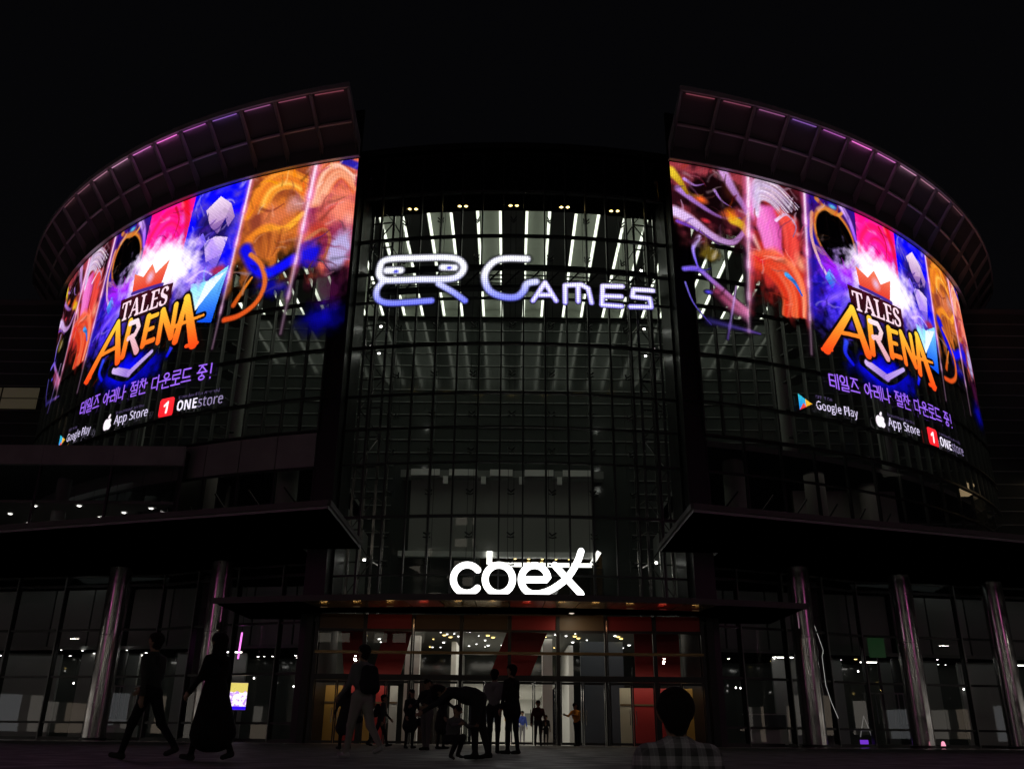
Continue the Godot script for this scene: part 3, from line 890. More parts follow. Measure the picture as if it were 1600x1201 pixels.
# ------------------------------------------------------------------ pictures for the LED screens, drawn in metres
class Canvas:
	var w: int
	var h: int
	var ppm: float
	var left: float
	var top: float
	var px := PackedFloat32Array()      # r g b, sRGB
	var zone := PackedByteArray()
	var noise := FastNoiseLite.new()
	var sharp := false

	func curved(p: Array) -> Array:
		# Catmull-Rom through the points
		if sharp or p.size() < 6: return p
		var n := p.size() / 2
		var out := []
		for k in n - 1:
			var a := Vector2(p[2 * maxi(k - 1, 0)], p[2 * maxi(k - 1, 0) + 1])
			var b := Vector2(p[2 * k], p[2 * k + 1])
			var c := Vector2(p[2 * k + 2], p[2 * k + 3])
			var d := Vector2(p[2 * mini(k + 2, n - 1)], p[2 * mini(k + 2, n - 1) + 1])
			for j in 5:
				var v := b.cubic_interpolate(c, a, d, j / 5.0)
				out.append(v.x)
				out.append(v.y)
		out.append(p[2 * n - 2])
		out.append(p[2 * n - 1])
		return out

	func _init(width_m: float, height_m: float, per_m: float, left_m: float, top_m: float) -> void:
		ppm = per_m
		left = left_m
		top = top_m
		w = int(width_m * per_m)
		h = int(height_m * per_m)
		px.resize(w * h * 3)
		zone.resize(w * h)
		noise.seed = 4
		noise.frequency = 0.35
		noise.fractal_octaves = 3

	func blend(i: int, c: Color, a: float) -> void:
		px[i * 3] += (c.r - px[i * 3]) * a
		px[i * 3 + 1] += (c.g - px[i * 3 + 1]) * a
		px[i * 3 + 2] += (c.b - px[i * 3 + 2]) * a

	func ell(cx: float, cy: float, rx: float, ry: float, deg: float, c: Color, a := 1.0, soft := 0.3, z := -1, warp := 0.0) -> void:
		var m := maxf(rx, ry) * 1.25
		var x0 := maxi(0, int((cx - m - left) * ppm))
		var x1 := mini(w - 1, int((cx + m - left) * ppm))
		var y0 := maxi(0, int((top - cy - m) * ppm))
		var y1 := mini(h - 1, int((top - cy + m) * ppm))
		var ca := cos(deg_to_rad(deg))
		var sa := sin(deg_to_rad(deg))
		for y in range(y0, y1 + 1):
			for x in range(x0, x1 + 1):
				var i := y * w + x
				if z >= 0 and zone[i] != z: continue
				var dx := left + x / ppm - cx
				var dy := top - y / ppm - cy
				var p := (dx * ca + dy * sa) / rx
				var q := (-dx * sa + dy * ca) / ry
				var d := sqrt(p * p + q * q)
				if warp > 0.0: d += warp * noise.get_noise_2d((left + x / ppm) * 3.0, (top - y / ppm) * 3.0)
				if d < 1.0: blend(i, c, a * clampf((1.0 - d) / maxf(soft, 0.01), 0.0, 1.0))

	func stroke(pts: Array, w0: float, w1: float, c0: Color, c1: Color, a := 1.0, soft := 0.25, z := -1, by_height := false, h0 := 0.0, h1 := 1.0) -> void:
		# pts: [u, h, u, h ...]; the colour runs along the stroke or with height
		pts = curved(pts)
		var n := pts.size() / 2
		var m := maxf(w0, w1)
		var total := 0.0
		var lens := [0.0]
		for k in n - 1:
			total += Vector2(pts[2 * k] - pts[2 * k + 2], pts[2 * k + 1] - pts[2 * k + 3]).length()
			lens.append(total)
		var done := {}
		for k in n - 1:
			var A := Vector2(pts[2 * k], pts[2 * k + 1])
			var B := Vector2(pts[2 * k + 2], pts[2 * k + 3])
			var x0 := maxi(0, int((minf(A.x, B.x) - m - left) * ppm))
			var x1 := mini(w - 1, int((maxf(A.x, B.x) + m - left) * ppm))
			var y0 := maxi(0, int((top - maxf(A.y, B.y) - m) * ppm))
			var y1 := mini(h - 1, int((top - minf(A.y, B.y) + m) * ppm))
			var ab := B - A
			var l2 := maxf(ab.length_squared(), 1e-6)
			for y in range(y0, y1 + 1):
				for x in range(x0, x1 + 1):
					var i := y * w + x
					if z >= 0 and zone[i] != z: continue
					var P := Vector2(left + x / ppm, top - y / ppm)
					var t := clampf((P - A).dot(ab) / l2, 0, 1)
					var f: float = (lens[k] + t * (lens[k + 1] - lens[k])) / maxf(total, 1e-6)
					var wd := lerpf(w0, w1, f) / 2
					var d := P.distance_to(A + ab * t) / wd
					if d < 1.0:
						var al := a * clampf((1.0 - d) / soft, 0, 1)
						if al > done.get(i, Vector2.ZERO).x: done[i] = Vector2(al, clampf((P.y - h0) / (h1 - h0), 0, 1) if by_height else f)
		for i in done: blend(i, c0.lerp(c1, done[i].y), done[i].x)

	func fan(a: Array, b: Array, n: int, wd: float, cols: Array, z := -1, alpha := 0.9) -> void:
		# a sheaf of n tapered strokes between two curves of equal length
		for k in n * 2:
			var t := float((k * 7) % (n * 2)) / maxf(n * 2 - 1, 1)
			var p := []
			for j in a.size(): p.append(lerpf(a[j], b[j], t) + 0.12 * noise.get_noise_2d(k * 31.0, j * 17.0))
			var c: Color = cols[(k * 5 + k / 3) % cols.size()]
			stroke(p, wd * (1.15 + 0.5 * noise.get_noise_1d(k * 13.0)), wd * 0.3, c, c.lerp(cols[(k + 1) % cols.size()], 0.6), alpha * 0.9, 0.95, z)

	func tri(a: Vector2, b: Vector2, c: Vector2, lo: Color, hi: Color, h0: float, h1: float) -> void:
		var x0 := maxi(0, int((minf(a.x, minf(b.x, c.x)) - left) * ppm))
		var x1 := mini(w - 1, int((maxf(a.x, maxf(b.x, c.x)) - left) * ppm) + 1)
		var y0 := maxi(0, int((top - maxf(a.y, maxf(b.y, c.y))) * ppm))
		var y1 := mini(h - 1, int((top - minf(a.y, minf(b.y, c.y))) * ppm) + 1)
		for y in range(y0, y1 + 1):
			for x in range(x0, x1 + 1):
				var P := Vector2(left + (x + 0.5) / ppm, top - (y + 0.5) / ppm)
				var s := (b - a).cross(P - a)
				var t := (c - b).cross(P - b)
				var u := (a - c).cross(P - c)
				if (s >= 0 and t >= 0 and u >= 0) or (s <= 0 and t <= 0 and u <= 0):
					blend(y * w + x, lo.lerp(hi, clampf((P.y - h0) / (h1 - h0), 0, 1)), 1.0)

	func poly(pts: Array, lo: Color, hi: Color) -> void:
		var p := PackedVector2Array()
		var h0 := 1e9
		var h1 := -1e9
		for k in pts.size() / 2:
			p.append(Vector2(pts[2 * k], pts[2 * k + 1]))
			h0 = minf(h0, pts[2 * k + 1])
			h1 = maxf(h1, pts[2 * k + 1])
		var t := Geometry2D.triangulate_polygon(p)
		for k in range(0, t.size(), 3): tri(p[t[k]], p[t[k + 1]], p[t[k + 2]], lo, hi, h0, h1)

	func text(s: String, family: String, weight: int, x0: float, x1: float, y0: float, y1: float, c: Color, italic := false) -> void:
		var f := SystemFont.new()
		f.font_names = PackedStringArray([family])
		f.font_weight = weight
		var t := TextMesh.new()
		t.text = s
		t.font = f
		t.font_size = 64
		t.depth = 0.0
		t.curve_step = 2.0
		var arr := t.get_mesh_arrays()
		var v: PackedVector3Array = arr[Mesh.ARRAY_VERTEX]
		var ix: PackedInt32Array = arr[Mesh.ARRAY_INDEX] if arr[Mesh.ARRAY_INDEX] != null else PackedInt32Array(range(v.size()))
		if v.is_empty(): return
		var lo := v[0]
		var hi := v[0]
		for p in v:
			lo = lo.min(p)
			hi = hi.max(p)
		var q := PackedVector2Array()
		for p in v: q.append(Vector2(lerpf(x0, x1, (p.x - lo.x) / (hi.x - lo.x)), lerpf(y0, y1, (p.y - lo.y) / (hi.y - lo.y))))
		for k in range(0, ix.size(), 3): tri(q[ix[k]], q[ix[k + 1]], q[ix[k + 2]], c, c, 0, 1)

	func texture(full: float) -> ImageTexture:
		var data := PackedByteArray()
		data.resize(w * h * 4)
		for i in w * h:
			var m := maxf(px[i * 3], maxf(px[i * 3 + 1], px[i * 3 + 2]))
			# rows and columns of diodes with dark seams between them
			var seam := 0.74 if (i % w) % 3 == 2 or (i / w) % 3 == 2 else 1.0
			for k in 3: data[i * 4 + k] = int(clampf(px[i * 3 + k] * seam, 0, 1) * 255)
			data[i * 4 + 3] = int(clampf(m * full, 0, 1) * 255)
		return ImageTexture.create_from_image(Image.create_from_data(w, h, false, Image.FORMAT_RGBA8, data))


const JAMO := {
	"T": [[1, 1, 0, 1, 0, 0, 1, 0], [0, .5, 1, .5]], "L": [[0, 1, 1, 1, 1, .5, 0, .5, 0, 0, 1, 0]], "N": [[0, 1, 0, 0, 1, 0]], "D": [[1, 1, 0, 1, 0, 0, 1, 0]],
	"J": [[0, 1, 1, 1], [.5, 1, .05, 0], [.5, .7, .95, 0]], "C": [[.3, 1.05, .7, 1.05], [0, .8, 1, .8], [.5, .8, .05, 0], [.5, .55, .95, 0]],
	"O": [[.5, 1, .15, .85, 0, .5, .15, .15, .5, 0, .85, .15, 1, .5, .85, .85, .5, 1]],
	"i": [[.5, 0, .5, 1]], "a": [[.3, 0, .3, 1], [.3, .5, 1, .5]], "v": [[.8, 0, .8, 1], [.1, .5, .8, .5]], "e": [[.35, .05, .35, .95], [0, .5, .35, .5], [.85, 0, .85, 1]],
	"-": [[0, .5, 1, .5]], "u": [[0, 1, 1, 1], [.5, 1, .5, 0]], "o": [[0, 0, 1, 0], [.5, 0, .5, 1]], "!": [[.5, 1, .5, .35], [.5, .08, .5, .02]],
}
const HANGUL := [
	[["T", 0, .15, .45, .9], ["e", .5, 0, 1, 1]], [["O", 0, .5, .55, 1], ["i", .6, .45, 1, 1], ["L", .15, 0, .9, .38]], [["J", .1, .4, .9, 1], ["-", 0, .05, 1, .2]], [],
	[["O", 0, .2, .55, .85], ["a", .55, 0, 1, 1]], [["L", 0, .15, .45, .9], ["e", .5, 0, 1, 1]], [["N", 0, .2, .5, .9], ["a", .55, 0, 1, 1]], [],
	[["J", 0, .5, .55, 1], ["v", .5, .45, 1, 1], ["L", .2, 0, .9, .38]], [["C", 0, .45, .55, 1], ["a", .6, .35, 1, 1], ["N", .15, 0, .9, .28]], [],
	[["D", 0, .2, .5, .85], ["a", .55, 0, 1, 1]], [["O", .2, .62, .8, 1], ["u", 0, .3, 1, .52], ["N", .15, 0, .9, .25]], [["L", .1, .45, .9, 1], ["o", 0, .05, 1, .4]], [["D", .12, .4, .9, .95], ["-", 0, .05, 1, .2]], [],
	[["J", .1, .6, .9, 1], ["u", 0, .32, 1, .52], ["O", .22, 0, .8, .28]], [["!", .1, 0, .4, 1]],
]


func screen_picture() -> Canvas:
	var c := Canvas.new(28.2, 14.1, 30.0, 0.0, 30.1)
	# seven slanting colour panels that fade out towards the bottom
	var edges := [4.9, 8.9, 13.1, 17.1, 21.3, 25.6, 99.0]
	var base := [Color(.58, .20, .24), Color(.34, .08, .12), Color(.20, .06, .42), Color(.98, .06, .52), Color(.02, .02, .98), Color(.55, .24, .12), Color(.86, .40, .30)]
	var second := [Color(.22, .06, .10), Color(.72, .16, .14), Color(.10, .05, .62), Color(.90, .35, .85), Color(.30, .22, .80), Color(.80, .42, .14), Color(.55, .16, .30)]
	var foot := [24.6, 21.6, 21.0, 22.5, 22.5, 22.8, 22.2]
	for y in c.h:
		for x in c.w:
			var u := x / c.ppm
			var hh := 30.1 - y / c.ppm
			var ul := u + (30.1 - hh) * 0.10
			var z := 0
			while ul > edges[z]: z += 1
			var i := y * c.w + x
			c.zone[i] = z
			var n := c.noise.get_noise_2d(u * 2.2 + 40 * z, hh * 1.1)
			var f := clampf((hh - foot[z]) / 2.4 + n * 0.8, 0, 1)
			var col: Color = base[z].lerp(second[z], clampf(0.5 + 1.3 * c.noise.get_noise_2d(u * 1.4 + 9 * z, hh * 2.0) + (27.0 - hh) * 0.12, 0, 1))
			c.blend(i, col, f)
	# panel 0: dark mass, lavender and gold sweeps on maroon
	c.ell(2.5, 28.4, 2.1, 1.5, 15, Color(.11, .03, .05), 0.96, 0.35, 0, 0.25)
	c.ell(3.6, 28.9, .8, .9, 0, Color(.30, .12, .07), .8, .7, 0, .3)
	c.stroke([.1, 26.9, 1.0, 26.5, 2.2, 25.7, 3.4, 25.5, 4.2, 26.3], .95, .35, Color(.90, .80, 1), Color(.62, .40, .66), .95, .55, 0)
	c.stroke([.2, 26.3, 1.4, 25.9, 2.6, 25.2], .3, .1, Color(.45, .25, .80), Color(.3, .12, .4), .9, .6, 0)
	c.stroke([.4, 28.4, 1.4, 27.7, 2.8, 27.0, 4.1, 27.2], .6, .15, Color(.72, .52, .90), Color(.40, .22, .50), .9, .6, 0)
	c.stroke([3.3, 30.0, 3.8, 29.0, 4.4, 28.0, 4.7, 27.2], .95, .35, Color(.84, .64, .92), Color(.45, .28, .55), .9, .6, 0)
	c.stroke([.0, 29.5, .5, 28.9, .9, 28.2], .85, .25, Color(.90, .76, .18), Color(.55, .40, .05), 1, .5, 0)
	c.stroke([3.6, 27.0, 4.2, 26.7, 4.6, 25.8], .85, .3, Color(.86, .68, .14), Color(.55, .36, .08), 1, .5, 0)
	c.ell(1.7, 27.95, .60, .34, -20, Color(.98, .40, .14), .95, .8, 0)
	c.ell(3.4, 27.3, .75, .45, 20, Color(.90, .42, .08), .85, .9, 0, .3)
	c.ell(2.3, 26.7, 1.1, .5, -10, Color(.18, .04, .08), .9, .6, 0, .3)
	c.ell(1.9, 26.6, .4, .2, -10, Color(.85, .16, .22), .85, .8, 0)
	c.stroke([.8, 29.1, 1.4, 28.8, 2.0, 29.0], .32, .06, Color(.76, .58, .95), Color(.4, .25, .5), .9, .6, 0)
	c.stroke([2.6, 28.7, 3.0, 28.1, 3.6, 27.8], .28, .06, Color(.70, .52, .9), Color(.4, .25, .5), .9, .6, 0)
	c.stroke([1.4, 25.5, 1.0, 24.7, 1.2, 23.6], .42, .16, Color(.85, .75, 1), Color(.4, .3, .95), .95, .7, 0)
	c.ell(2.0, 24.6, .85, .65, 0, Color(.44, .36, .09), .85, .5, 0, .3)
	c.stroke([.4, 23.4, 1.2, 23.5, 2.0, 22.9, 2.9, 22.2, 3.9, 21.4], .45, .5, Color(.50, .40, 1), Color(.80, .45, .55), .9, .7, 0)
	c.stroke([.4, 22.6, .8, 21.4, 1.7, 20.3], .16, .08, Color(.5, .45, .95), Color(.3, .2, .7), .8, .6, 0)
	c.stroke([2.2, 22.3, 3.2, 21.5, 4.2, 21.2], 1.0, 1.3, Color(.60, .22, .36), Color(.80, .45, .65), .85, .9, 0)
	c.ell(1.7, 22.2, .34, .2, 0, Color(.35, .3, 1), .9, .9, 0)
	c.stroke([1.6, 20.5, 3.0, 20.35, 4.6, 20.2], .8, .25, Color(.18, .15, .45), Color(.34, .25, .6), .8, .9)
	# panel 1: white sweep above, magenta and red ribbons, orange below
	c.ell(8.0, 28.2, 1.3, 2.1, 10, Color(.14, .03, .07), .95, .5, 1, .2)
	c.fan([4.9, 27.9, 5.4, 26.6, 5.6, 25.4, 6.4, 24.6], [6.4, 28.3, 6.6, 27.0, 6.6, 25.8, 6.9, 24.8], 6, .75, [Color(.92, .42, .78), Color(.96, .56, .84), Color(.84, .30, .66)], 1, .85)
	c.fan([6.7, 28.2, 7.0, 27.0, 6.9, 25.8, 6.8, 24.8], [7.8, 27.9, 7.9, 26.8, 7.7, 25.6, 7.3, 24.6], 5, .7, [Color(.92, .26, .22), Color(.80, .16, .16), Color(.98, .42, .36)], 1, .85)
	c.fan([4.9, 29.2, 5.5, 30.1, 6.9, 30.0, 8.3, 28.9], [5.2, 27.6, 5.5, 28.7, 6.2, 28.7, 6.9, 28.0], 10, .40, [Color(.95, .90, 1), Color(.70, .60, .78), Color(1, .96, 1), Color(.44, .32, .46), Color(.90, .82, .96)], 1)
	c.stroke([6.5, 27.6, 7.3, 28.2, 7.9, 27.6, 7.6, 26.8], .28, .1, Color(.95, .86, 1), Color(.5, .3, .45), .9, .5, 1)
	c.stroke([4.8, 26.2, 5.3, 25.0, 5.6, 24.0], .55, .2, Color(.98, .80, .75), Color(.7, .3, .25), .8, .9, 1)
	c.fan([4.4, 24.6, 5.6, 24.2, 6.4, 23.0, 6.2, 21.6], [6.2, 25.2, 7.4, 24.6, 7.9, 23.2, 7.8, 21.8], 12, 1.0, [Color(.94, .28, .10), Color(1, .68, .52), Color(.82, .16, .08), Color(.96, .42, .20), Color(.70, .12, .08)], 1, .85)
	c.stroke([6.8, 24.2, 7.3, 23.8, 7.7, 23.1], .45, .15, Color(.2, .65, 1), Color(.1, .3, .8), .95, .5, 1)
	c.ell(7.9, 25.2, .5, .8, 20, Color(.98, .72, .55), .8, .9, 1, .3)
	# panel 2: dark orb with a gold rim and a violet crescent
	c.ell(11.0, 25.6, 2.1, 1.7, 20, Color(.66, .10, .95), .95, .5, 2, .2)
	c.ell(10.9, 23.4, 2.4, 2.0, 0, Color(.24, .13, 1), .9, .8, 2, .5)
	c.ell(12.3, 23.9, 1.6, 1.0, 30, Color(.92, .86, 1), .8, .95, 2, .6)
	c.stroke([9.2, 22.9, 10.2, 23.6, 11.6, 24.1, 12.9, 24.2], .5, .9, Color(.45, .25, .95), Color(.95, .9, 1), .8, .9, 2)
	c.ell(10.95, 27.75, 1.78, 2.15, 18, Color(.88, .50, .16), 1, .14, 2)
	c.ell(11.0, 27.6, 1.55, 1.95, 18, Color(.012, .008, .03), 1, .08, 2)
	c.stroke([9.7, 26.7, 10.6, 25.9, 11.8, 26.0, 12.5, 27.0], .15, .5, Color(.30, .05, .60), Color(.75, .25, 1), .8, .9, 2)
	c.stroke([9.3, 28.9, 9.0, 27.2, 9.4, 25.6, 10.1, 24.5], .34, .26, Color(.85, .52, .36), Color(.92, .82, .95), .95, .5, 2)
	c.poly([9.65, 24.7, 10.1, 25.35, 10.55, 24.7, 10.1, 24.05], Color(.05, .25, .8), Color(.45, .85, 1))
	c.stroke([9.8, 30.0, 10.6, 29.5, 11.5, 29.4, 12.1, 29.9], .42, .25, Color(.75, .42, .15), Color(.9, .6, .25), .95, .5, 2)
	c.ell(11.1, 29.85, .45, .22, 0, Color(.35, .75, .85), .9, .7, 2)
	c.stroke([11.9, 30.1, 12.5, 29.2, 12.8, 28.0], .7, .3, Color(.86, .70, 1), Color(.60, .28, 1), .95, .6, 2)
	# panel 3: pink to red sweep over white light
	c.fan([12.9, 26.6, 13.3, 28.6, 14.4, 30.0, 16.0, 30.0], [14.4, 27.6, 15.2, 28.2, 16.0, 27.6, 16.3, 26.2], 10, .85, [Color(1, .06, .62), Color(1, .12, .66), Color(1, .05, .40), Color(.96, .05, .22), Color(1, .20, .50)], 3)
	c.stroke([16.2, 30.1, 16.7, 28.6, 16.6, 27.0, 16.2, 25.6], .95, .4, Color(.92, .04, .10), Color(.80, .12, .50), .9, .7, 3)
	c.stroke([15.4, 29.9, 15.9, 28.9, 15.7, 27.8], .3, .12, Color(.70, .03, .10), Color(.8, .05, .2), .8, .8, 3)
	# panel 4: pale faceted crystals on pure blue, cyan shards below
	c.ell(18.9, 27.2, 1.7, 2.3, -8, Color(.10, .06, .34), .92, .45, 4, .25)
	c.poly([18.2, 28.8, 19.2, 29.5, 20.1, 28.8, 19.8, 27.9, 18.7, 27.6], Color(.70, .55, .76), Color(.95, .86, .94))
	c.poly([18.7, 27.6, 19.8, 27.9, 19.4, 26.9], Color(.44, .30, .60), Color(.62, .46, .72))
	c.poly([19.8, 27.9, 20.1, 28.8, 20.5, 27.8, 20.1, 27.2], Color(.50, .36, .66), Color(.80, .66, .82))
	c.poly([18.4, 26.6, 19.3, 26.8, 20.2, 26.5, 19.9, 25.4, 18.8, 25.2], Color(.64, .52, .88), Color(.90, .80, .95))
	c.poly([18.2, 27.3, 18.6, 26.6, 17.9, 25.8, 17.7, 26.8], Color(.30, .20, .80), Color(.50, .42, .95))
	c.poly([19.0, 25.2, 19.9, 25.4, 19.6, 24.6], Color(.36, .26, .75), Color(.55, .45, .85))
	c.ell(17.9, 25.2, .9, .9, 0, Color(.62, .56, 1), .8, .95, 4, .6)
	c.ell(18.4, 24.6, 2.0, .8, 8, Color(.50, .38, .92), .9, .6, 4, .4)
	c.ell(19.8, 24.5, .7, .36, 0, Color(.70, .12, .22), .8, .6, 4, .3)
	c.stroke([17.6, 24.3, 18.6, 24.7, 19.4, 24.3], .3, .15, Color(.98, .92, 1), Color(.8, .7, 1), .85, .8, 4)
	c.poly([17.9, 24.0, 19.3, 23.9, 18.2, 21.6], Color(.92, .98, 1), Color(.55, .90, 1))
	c.poly([19.3, 24.0, 20.6, 24.6, 19.9, 21.2, 18.5, 21.5], Color(.02, .28, .90), Color(.55, .90, 1))
	c.poly([19.1, 23.9, 20.5, 24.3, 18.4, 22.0], Color(.95, .98, 1), Color(.88, .96, 1))
	# panel 5: orange and brown sweeps, blue below, an orange ribbon
	c.fan([21.4, 27.6, 22.0, 29.4, 23.4, 30.2, 25.2, 29.3], [22.6, 28.0, 23.2, 28.9, 24.3, 28.8, 25.2, 27.8], 11, .62, [Color(1, .64, .16), Color(.86, .42, .12), Color(1, .78, .32), Color(.74, .32, .10), Color(.96, .56, .14)], 5)
	c.ell(23.2, 27.2, 1.7, 1.1, 0, Color(.84, .44, .26), .92, .6, 5, .3)
	c.ell(22.1, 27.0, .6, 1.3, 0, Color(.50, .20, .14), .85, .7, 5, .3)
	c.ell(24.6, 27.8, .8, .8, 0, Color(.80, .56, .56), .85, .8, 5, .3)
	c.stroke([22.3, 27.9, 23.0, 27.6, 23.8, 27.9], .35, .15, Color(.40, .13, .10), Color(.5, .2, .15), .7, .9, 5)
	c.stroke([21.8, 26.0, 22.8, 26.5, 24.0, 26.2, 25.1, 27.0], .95, .5, Color(.90, .48, .12), Color(1, .72, .20), .95, .6, 5)
	c.fan([22.2, 26.0, 22.4, 25.2, 22.7, 24.6], [24.2, 26.2, 24.0, 25.3, 23.6, 24.6], 6, .45, [Color(.70, .36, .14), Color(.54, .24, .10), Color(.80, .44, .18)], 5)
	c.stroke([21.6, 25.4, 22.4, 24.1, 23.4, 23.6, 24.8, 24.2], 1.1, .9, Color(.03, .03, .90), Color(.05, .05, 1), .95, .6, 5)
	c.ell(23.6, 22.7, 1.7, .8, -14, Color(.04, .03, .70), .75, .8, 5, .4)
	c.stroke([22.0, 25.0, 22.8, 24.2, 23.2, 23.0, 22.8, 21.9, 21.8, 21.3, 20.8, 21.2], .42, .5, Color(.86, .48, .16), Color(.90, .30, .10), .95, .6)
	c.stroke([21.3, 22.0, 21.8, 22.8, 22.3, 23.5], .5, .2, Color(.84, .32, .08), Color(.95, .55, .12), .9, .6)
	# panel 6: salmon sweep, pale ellipse, wine-coloured fade
	c.fan([25.5, 27.6, 25.9, 29.6, 26.8, 30.2, 28.0, 29.3], [26.2, 27.6, 26.8, 28.7, 27.4, 28.9, 28.1, 27.8], 9, .62, [Color(1, .78, .66), Color(.84, .34, .16), Color(.98, .84, .78), Color(.90, .46, .26), Color(.76, .28, .14)], 6)
	c.ell(27.1, 27.1, 1.3, 1.5, 0, Color(.95, .52, .42), .9, .7, 6, .3)
	c.ell(26.4, 27.0, .7, 1.1, 10, Color(.70, .26, .24), .7, .9, 6, .3)
	c.ell(26.2, 25.8, .7, .9, -20, Color(.66, .16, .12), .85, .7, 6, .3)
	c.ell(27.9, 26.2, .5, .8, 0, Color(.98, .66, .60), .8, .9, 6)
	c.ell(27.5, 24.4, .8, 1.5, -12, Color(.70, .66, .86), .95, .45, 6, .15)
	c.stroke([25.5, 25.3, 26.4, 25.8, 26.9, 25.2, 26.7, 24.0], .42, .2, Color(.78, .46, .30), Color(.6, .3, .2), .9, .6, 6)
	c.ell(25.8, 24.4, .9, 1.0, 0, Color(.04, .04, .88), .9, .6, 6, .3)
	c.ell(27.2, 22.0, 1.3, 1.4, 0, Color(.30, .06, .24), .9, .7, 6, .3)
	c.ell(26.9, 20.4, 2.0, 1.3, 10, Color(.03, .02, .75), .8, 1.0, 6, .2)
	c.stroke([27.3, 30.1, 28.2, 29.6], .6, .6, Color(.05, .05, .62), Color(.1, .1, .7), .9, .5, 6)
	# short brush marks that follow a flow field, picking up the colour beneath them
	var r := RandomNumberGenerator.new()
	r.seed = 21
	for k in 420:
		var u := r.randf_range(0.1, 28.1)
		var hh := 30.0 - 8.6 * pow(r.randf(), 1.25)
		var i := clampi(int((30.1 - hh) * c.ppm), 0, c.h - 1) * c.w + clampi(int(u * c.ppm), 0, c.w - 1)
		var col := Color(c.px[i * 3], c.px[i * 3 + 1], c.px[i * 3 + 2])
		if maxf(col.r, maxf(col.g, col.b)) < 0.12: continue
		var shade := r.randf()
		col = col.lerp(Color(1, .95, 1), 0.55 * (shade - 0.6) / 0.4) if shade > 0.6 else (col.darkened(0.55 * (0.4 - shade) / 0.4) if shade < 0.4 else Color.from_hsv(fposmod(col.h + r.randf_range(-.05, .05), 1.0), minf(col.s * 1.2, 1.0), col.v))
		var p := [u, hh]
		var ang := 3.0 * c.noise.get_noise_2d(u * 0.9, hh * 0.9) + (0.9 if c.zone[i] % 2 == 0 else 2.0)
		var step := r.randf_range(.15, .42)
		for j in 3:
			u += cos(ang) * step
			hh += sin(ang) * step
			ang += r.randf_range(-.5, .5)
			p.append(u)
			p.append(hh)
		c.stroke(p, r.randf_range(.18, .5), .08, col, col, .6, .95, c.zone[i])
	# white burst in the middle
	c.ell(14.3, 24.9, 5.6, 3.2, 12, Color(.48, .26, 1), .9, .9, -1, .45)
	c.ell(14.8, 25.7, 4.4, 2.5, -8, Color(.98, .86, 1), 1, .75, -1, .35)
	c.ell(15.0, 25.9, 3.8, 2.1, -10, Color(1, .98, 1), 1, .5, -1, .2)
	c.stroke([12.6, 24.9, 11.4, 24.0, 10.4, 22.6], 1.0, .3, Color(.96, .90, 1), Color(.4, .3, 1), .7, .95)
	c.ell(10.8, 22.4, 2.6, 1.4, 35, Color(.38, .28, 1), .7, 1.0, -1, .6)
	c.stroke([16.9, 24.4, 17.6, 23.2, 17.9, 22.0], .8, .3, Color(.75, .65, 1), Color(.2, .2, .9), .7, .95)
	# bright slanting dividers
	for e in [[4.9, 20.2, .34], [8.9, 19.6, .28], [21.3, 19.6, .24], [25.6, 19.8, .30]]:
		var lo: float = e[1]
		for k in 5:
			# broken into lengths that thin out and fade towards the foot
			var f0 := k / 5.0
			var f1 := (k + 1.15) / 5.0
			var y0 := lerpf(lo, 30.1, f0)
			var y1 := lerpf(lo, 30.1, f1)
			c.stroke([e[0] - (30.1 - y0) * .1, y0, e[0] - (30.1 - y1) * .1, y1], e[2] * 2.6, e[2] * 3.0, Color(.90, .45, .80), Color(.95, .55, .85), .20 + .6 * f0, 1.0)
			c.stroke([e[0] - (30.1 - y0) * .1, y0, e[0] - (30.1 - y1) * .1, y1], e[2] * 1.0, e[2] * 1.2, Color(1, .90, .97), Color(1, .96, 1), .25 + .7 * f0, .9)
	c.stroke([2.6, 19.6, 3.4, 22.8], .3, .2, Color(.35, .25, .60), Color(.9, .75, 1), .7, .9)
	# title mark: crown, plate and lettering
	c.ell(13.8, 22.9, 3.4, 1.9, 0, Color(.10, .07, .30), .75, .8, -1, .3)
	c.ell(13.6, 19.6, 3.7, 1.5, 0, Color(.03, .03, 1), 1, .8, -1, .25)
	c.stroke([16.9, 21.0, 17.2, 20.5, 16.9, 19.8], .6, .3, Color(.45, .55, 1), Color(.05, .05, .9), .95, .6)
	c.stroke([10.6, 20.9, 10.4, 20.2, 10.9, 19.6], .5, .3, Color(.2, .3, 1), Color(.05, .05, .9), .9, .6)
	c.stroke([11.8, 20.0, 13.7, 19.3, 15.6, 20.3], .85, .7, Color(.03, .02, .08), Color(.03, .02, .08), 1, .2)
	c.stroke([12.1, 19.95, 13.7, 19.4], .5, .55, Color(.80, .68, .92), Color(.55, .42, .80), 1, .2)
	c.stroke([13.7, 19.4, 15.5, 20.35], .42, .28, Color(.66, .52, .86), Color(.75, .65, .92), 1, .2)
	c.poly([12.5, 24.9, 15.3, 24.7, 15.7, 26.2, 14.6, 25.6, 14.1, 26.4, 13.4, 25.7, 12.4, 26.2], Color(.86, .22, .16), Color(.95, .50, .36))
	c.ell(14.1, 25.5, .5, .55, 0, Color(.90, .78, .95), .8, .8)
	c.stroke([12.5, 24.85, 15.4, 24.65], .28, .28, Color(.26, .16, .55), Color(.26, .16, .55), 1, .3)
	c.poly([11.5, 23.0, 16.3, 22.9, 16.4, 24.5, 11.4, 24.7], Color(.20, .04, .09), Color(.30, .06, .12))
	c.text("TALES", "Droid Serif", 700, 11.7, 16.1, 23.15, 24.4, Color(1, .86, .92))
